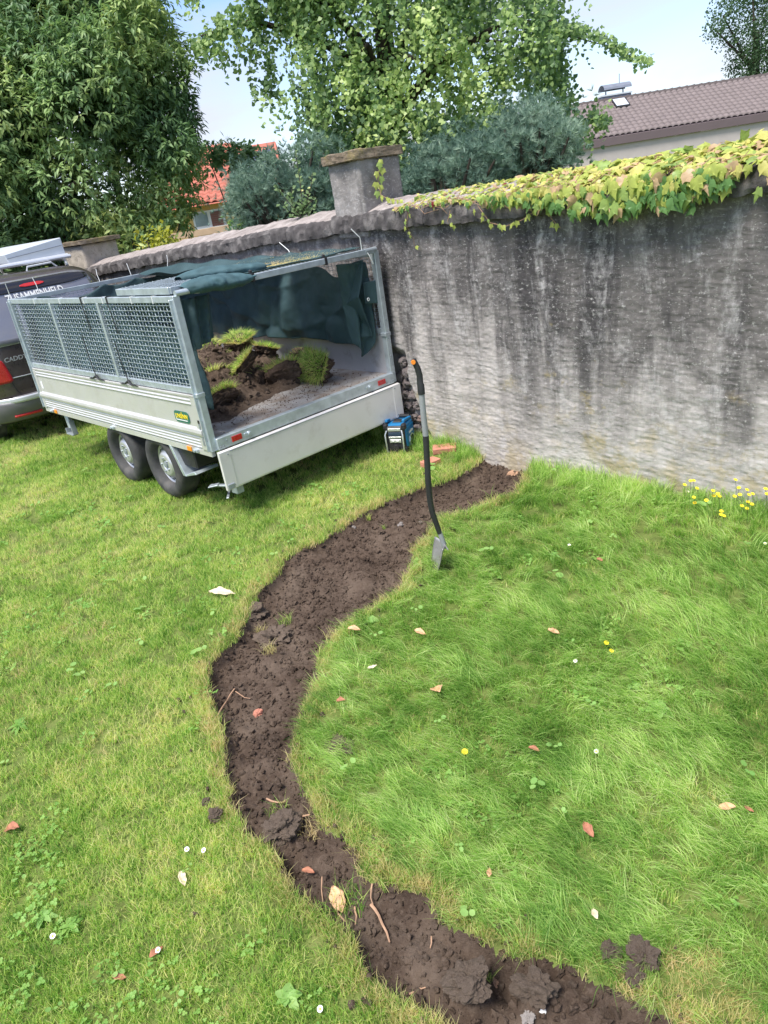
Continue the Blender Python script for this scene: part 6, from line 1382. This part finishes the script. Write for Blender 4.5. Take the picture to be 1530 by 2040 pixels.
for k in range(60):
    q=Vector(at(r.normal(602,18),r.normal(425,7),7.12))-Vector(sb);Bm=basis(np.array([r.normal()*.8,r.normal()*.6,.3]),np.array([r.normal(),-1,.8]));s=r.uniform(.03,.05);o=bpy.data.objects.new('leaf',lm[int(r.integers(0,2))]);COL.objects.link(o);o.parent=sg;Mx=np.eye(4);Mx[:3,:3]=Bm*s;Mx[:3,3]=q;o.matrix_local=Matrix(Mx.tolist())
m.build('stems',M['bark'],sg)

# ------------------------------------------------------------------ far houses
# right: long tiled bungalow; roof plane from eave to ridge
YE,YRG=40.,43.2
h1=empty('tiled_bungalow',(10,YE,0),0,'long bungalow with brown tiled roof, chimney and skylight beyond the ivy','house')
E0=at(1130,298,YE);E1=at(1530,219,YE);E2=E1+(E1-E0)*1.2;E0=E0-(E1-E0)*.25
zE=float((at(1171,279,YE)[2]+at(1400,243,YE)[2])/2);R0=at(1163,213.5,YRG);R1=at(1400,165.9,YRG);zR=float((R0[2]+R1[2])/2)
hx0=float(at(1095,300,YE)[0]);hx1=float(at(1530,225,YE)[0])+9;off=np.array([10,YE,0])
print('bungalow eave',at(1171,279,YE),at(1400,243,YE),'ridge',R0,R1)
pw=.30;cols=int((hx1-hx0)/pw);rows=11;slope=np.array([0,YRG-YE,zR-zE])
ncol=cols*6;A=np.linspace(0,1,ncol+1);Vt=[];Ft=[];b=0
for i in range(rows):
    f0=i/rows;f1=(i+1.04)/rows
    xsn=hx0+(hx1-hx0)*A;prof=.075*np.abs(np.sin((A*cols)*math.pi))**.7
    lo=np.stack([xsn,YE+slope[1]*f0+0*A,zE+slope[2]*f0+prof+.06],-1);hi=np.stack([xsn,YE+slope[1]*f1+0*A,zE+slope[2]*f1+prof],-1);dn=lo-[0,0,.075]
    Vt+=[dn,lo,hi];k=ncol+1
    idx=np.arange(ncol);Ft+=[np.stack([b+idx,b+idx+1,b+k+idx+1,b+k+idx],-1),np.stack([b+k+idx,b+k+idx+1,b+2*k+idx+1,b+2*k+idx],-1)];b+=3*k
o=link('roof_tiles',fastmesh('roof_tiles',np.concatenate(Vt)-off,np.concatenate(Ft)),M['rooftile'],h1);tag(o,kind='stuff')
xx0,xx1=hx0-10,hx1-10
m=MB();m.add([(xx0,0,zE-.03),(xx1,0,zE-.03),(xx1,slope[1],zR-.03),(xx0,slope[1],zR-.03),(xx0,2*slope[1],zE-.03),(xx1,2*slope[1],zE-.03)],[(0,1,2,3),(3,2,5,4)]);m.build('roof_underlay',M['fascia'],h1)
m=MB();m.bar((xx0,slope[1],zR+.05),(xx1,slope[1],zR+.05),.28,.12)
for k in range(int((xx1-xx0)/.4)):m.bar((xx0+k*.4,slope[1],zR+.06),(xx0+k*.4+.05,slope[1],zR+.06),.31,.15)
m.build('ridge_tiles',M['rooftile'],h1)
zf0=float(at(1400,249+8,YE)[2]);
zf0=zE-.42
m=MB();m.box(xx0,xx1,-.16,-.03,zf0,zE-.03);m.build('eaves_fascia',M['fascia'],h1,.01)
m=MB();m.box(xx0,xx1,-.02,.3,zf0-1.0,zf0-.002);m.build('eaves_soffit',M['housewall'],h1)
m=MB();m.box(xx0,xx1,.31,6,-.1,zf0-.1);m.build('house_wall',M['housewall'],h1)
m=MB();m.box(xx0,xx1,.30,.305,zf0-1.04,zf0-1.0);m.build('soffit_line',M['fascia'],h1)
for k,(a0,a1) in enumerate(((1128,1196),(1290,1375),(1400,1500))):
    xa_,xb_=float(at(a0,320,YE)[0])-10,float(at(a1,300,YE)[0])-10;m=MB();m.box(xa_,xb_,.24,.30,.6,zf0-1.01);wdw=m.build('window',M['shutter'],h1)
    m=MB();
    for j in range(9):m.box(xa_+.04,xb_-.04,.225,.239,zf0-1.2-j*.16,zf0-1.07-j*.16)
    tag(m.build('shutter_slats',M['shutter'],wdw),kind='stuff')
# chimney
c0=at(1237,195,YRG-.2);cx_=c0[0]-10;m=MB();cw=1.9;m.box(cx_-cw*.44,cx_+cw*.40,3.5,4.3,zR-1.0,zR+.24);ch=m.build('chimney',M['rooflead'],h1,.02)
m=MB();m.box(cx_-cw*.46,cx_+cw*.42,3.45,4.35,zR+.242,zR+.31);m.build('chimney_rim',M['rack'],ch)
m=MB();
A=np.linspace(0,math.pi,9);n9=9
for sgn,zo in((0,0),):
    vs=[];
    for j,(xa_,) in enumerate(((cx_-.75,),(cx_+.75,))):
        for a in A:vs.append((xa_,3.9-.50*math.cos(a),zR+.54+.28*math.sin(a)))
    m.add(vs,[(k,k+1,9+k+1,9+k) for k in range(8)])
co_=m.build('chimney_cowl',M['rooflead'],ch);md=co_.modifiers.new('t','SOLIDIFY');md.thickness=.03
m=MB()
for xa_ in(cx_-.5,cx_+.45):
    m.tube([(xa_,3.9,zR+.3),(xa_,3.9,zR+.78)],.035,6)
m.tube([(cx_+.25,3.9,zR+.8),(cx_+.25,3.9,zR+1.25)],.02,5);tag(m.build('cowl_posts',M['rooflead'],ch),kind='stuff')
# skylight
s0=at(1241,209,YRG-.9);sx0=s0[0]-10;fy=.86
def rp_(x_,f,o_):return (x_,slope[1]*f,zE+slope[2]*f+o_)
m=MB();xs0,xs1=sx0-.38,sx0+.38
m.add([rp_(xs0,.70,.06),rp_(xs1,.70,.06),rp_(xs1,.93,.06),rp_(xs0,.93,.06),rp_(xs0,.70,.16),rp_(xs1,.70,.16),rp_(xs1,.93,.16),rp_(xs0,.93,.16)],[(3,2,1,0),(4,5,6,7),(0,1,5,4),(1,2,6,5),(2,3,7,6),(3,0,4,7)]);sk=m.build('skylight',M['black'],h1)
m=MB();m.add([rp_(xs0+.06,.715,.165),rp_(xs1-.06,.715,.165),rp_(xs1-.06,.92,.165),rp_(xs0+.06,.92,.165)],[(0,1,2,3)]);m.build('pane',M['rackbox'],sk)
# left: yellow house with red roof
YH=25.;h2=empty('yellow_house',tuple(np.array([at(430,430,YH)[0],YH,0])),0,'yellow house with red tiled roof and solar panels seen through the trees','house');hb=np.array([at(430,430,YH)[0],YH,0])
def Hq(px,py,dy=0):return at(px,py,YH+dy)-hb
xa_=Hq(330,420)[0];xb_=Hq(466,440)[0];ze=float(Hq(430,402)[2]);m=MB();m.box(xa_,xb_,0,7,-.1,ze);m.build('house_wall',M['yellowwall'],h2)
zrd=float(Hq(430,290,3.5)[2])
m=MB();xr0=xa_-.3;xr1=xb_+.05
rowsn=16;colsn=int((3.2+xr1-xr0)/.26)
Vt=[];Ft=[];b=0;ncol=colsn*4;A=np.linspace(0,1,ncol+1);ee=np.array([0,3.9,zrd-ze])
for i in range(rowsn):
    f0=i/rowsn;f1=(i+1.05)/rowsn;xsn=xr0+(xr1+2.4-xr0)*A
    cut0=xr1;pf_=.05*np.abs(np.sin(A*colsn*math.pi));xl_=np.minimum(xsn,xr1+2.4*min(1,f0*1.0)) if False else np.minimum(xsn,xr1)
    lo=np.stack([xl_,-.35+ee[1]*f0+0*A,ze+ee[2]*f0+pf_+.05],-1);hi=np.stack([xl_,-.35+ee[1]*f1+0*A,ze+ee[2]*f1+pf_],-1);dn=lo-[0,0,.06];Vt+=[dn,lo,hi];k=ncol+1;idx=np.arange(ncol)
    Ft+=[np.stack([b+idx,b+idx+1,b+k+idx+1,b+k+idx],-1),np.stack([b+k+idx,b+k+idx+1,b+2*k+idx+1,b+2*k+idx],-1)];b+=3*k
o=link('roof_tiles',fastmesh('roof_tiles',np.concatenate(Vt),np.concatenate(Ft)),M['redtile'],h2);tag(o,kind='stuff')
m=MB();m.add([(xr0,-.4,ze-.05),(xr1,-.4,ze-.05),(xr1,3.6,zrd-.05),(xr0,3.6,zrd-.05),(xr0,7.4,ze-.05),(xr1,7.4,ze-.05)],[(0,1,2,3),(3,2,5,4)]);m.build('roof_underlay',M['redtile'],h2)
# second wing with higher roof and solar panels to the right
q0=Hq(415,345,4);q1=Hq(560,325,4);zt1=float(Hq(490,290,6)[2]);zb1=float(Hq(490,380,4)[2])
m=MB();m.add([(q0[0],3.5,zb1),(q1[0],3.5,zb1),(q1[0]-.2,6.2,zt1),(q0[0]+.3,6.2,zt1),(q0[0],9,zb1),(q1[0],9,zb1)],[(0,1,2,3),(3,2,5,4)]);m.build('wing_roof',M['redtile'],h2)
m=MB();m.box(q0[0]+.1,q1[0]-.1,3.8,8.6,-.1,zb1);m.build('wing_wall',M['yellowwall'],h2)
for k in range(5):
    f=lambda u_,v_:(q0[0]+.35+(q1[0]-q0[0]-.7)*u_,3.5+2.7*v_-.06,zb1+(zt1-zb1)*v_+.07)
    m=MB();m.add([f(k*.2+.01,.10),f(k*.2+.19,.10),f(k*.2+.19,.76),f(k*.2+.01,.76)],[(0,1,2,3)]);pn=m.build('solar_panel',M['solar'],h2);md=pn.modifiers.new('t','SOLIDIFY');md.thickness=.04
# window with frame, shutter half down, sill
wx0,wx1=Hq(383,430)[0],Hq(448,430)[0];wz0,wz1=float(Hq(420,452)[2]),float(Hq(420,418)[2])
m=MB();m.box(wx0,wx1,-.05,-.005,wz0,wz1);wn_=m.build('window',M['whiteframe'],h2)
wm=wx0+(wx1-wx0)*.52
m=MB();m.box(wx0+.06,wm-.05,-.065,-.051,wz0+.06,wz1-.05);m.build('pane',M['panes'],wn_);m=MB();m.box(wm+.05,wx1-.07,-.065,-.051,wz0+.06,wz1-.05);m.build('pane',M['panes'],wn_)
m=MB()
for j in range(8):m.box(wm+.05,wx1-.07,-.075,-.066,wz1-.12-j*.06,wz1-.065-j*.06)
m.build('roller_shutter',M['shutter'],wn_);m=MB();m.box(wx0-.05,wx1+.05,-.12,-.0,wz0-.05,wz0-.001);m.build('sill',M['whiteframe'],wn_)
# board fence in front of it
Yb=21.5;fb=np.array([at(420,470,Yb)[0],Yb,0]);fn=empty('board_fence',tuple(fb),0,'beige horizontal board fence below the yellow house window','fence')
fz1=float(at(425,452,Yb)[2]);fx0,fx1=at(330,480,Yb)[0]-fb[0],at(475,470,Yb)[0]-fb[0]
for j in range(9):
    m=MB();m.box(fx0,fx1,0,.03,fz1-.17-j*.18,fz1-.01-j*.18);m.build('board',M['fenceboard'],fn,.004)
for k in range(4):
    xx=fx0+(fx1-fx0)*k/3;m=MB();m.box(xx-.05,xx+.05,.031,.12,-.1,fz1);m.build('post',M['fenceboard'],fn)
tris=0
print('objects',len(bpy.data.objects))
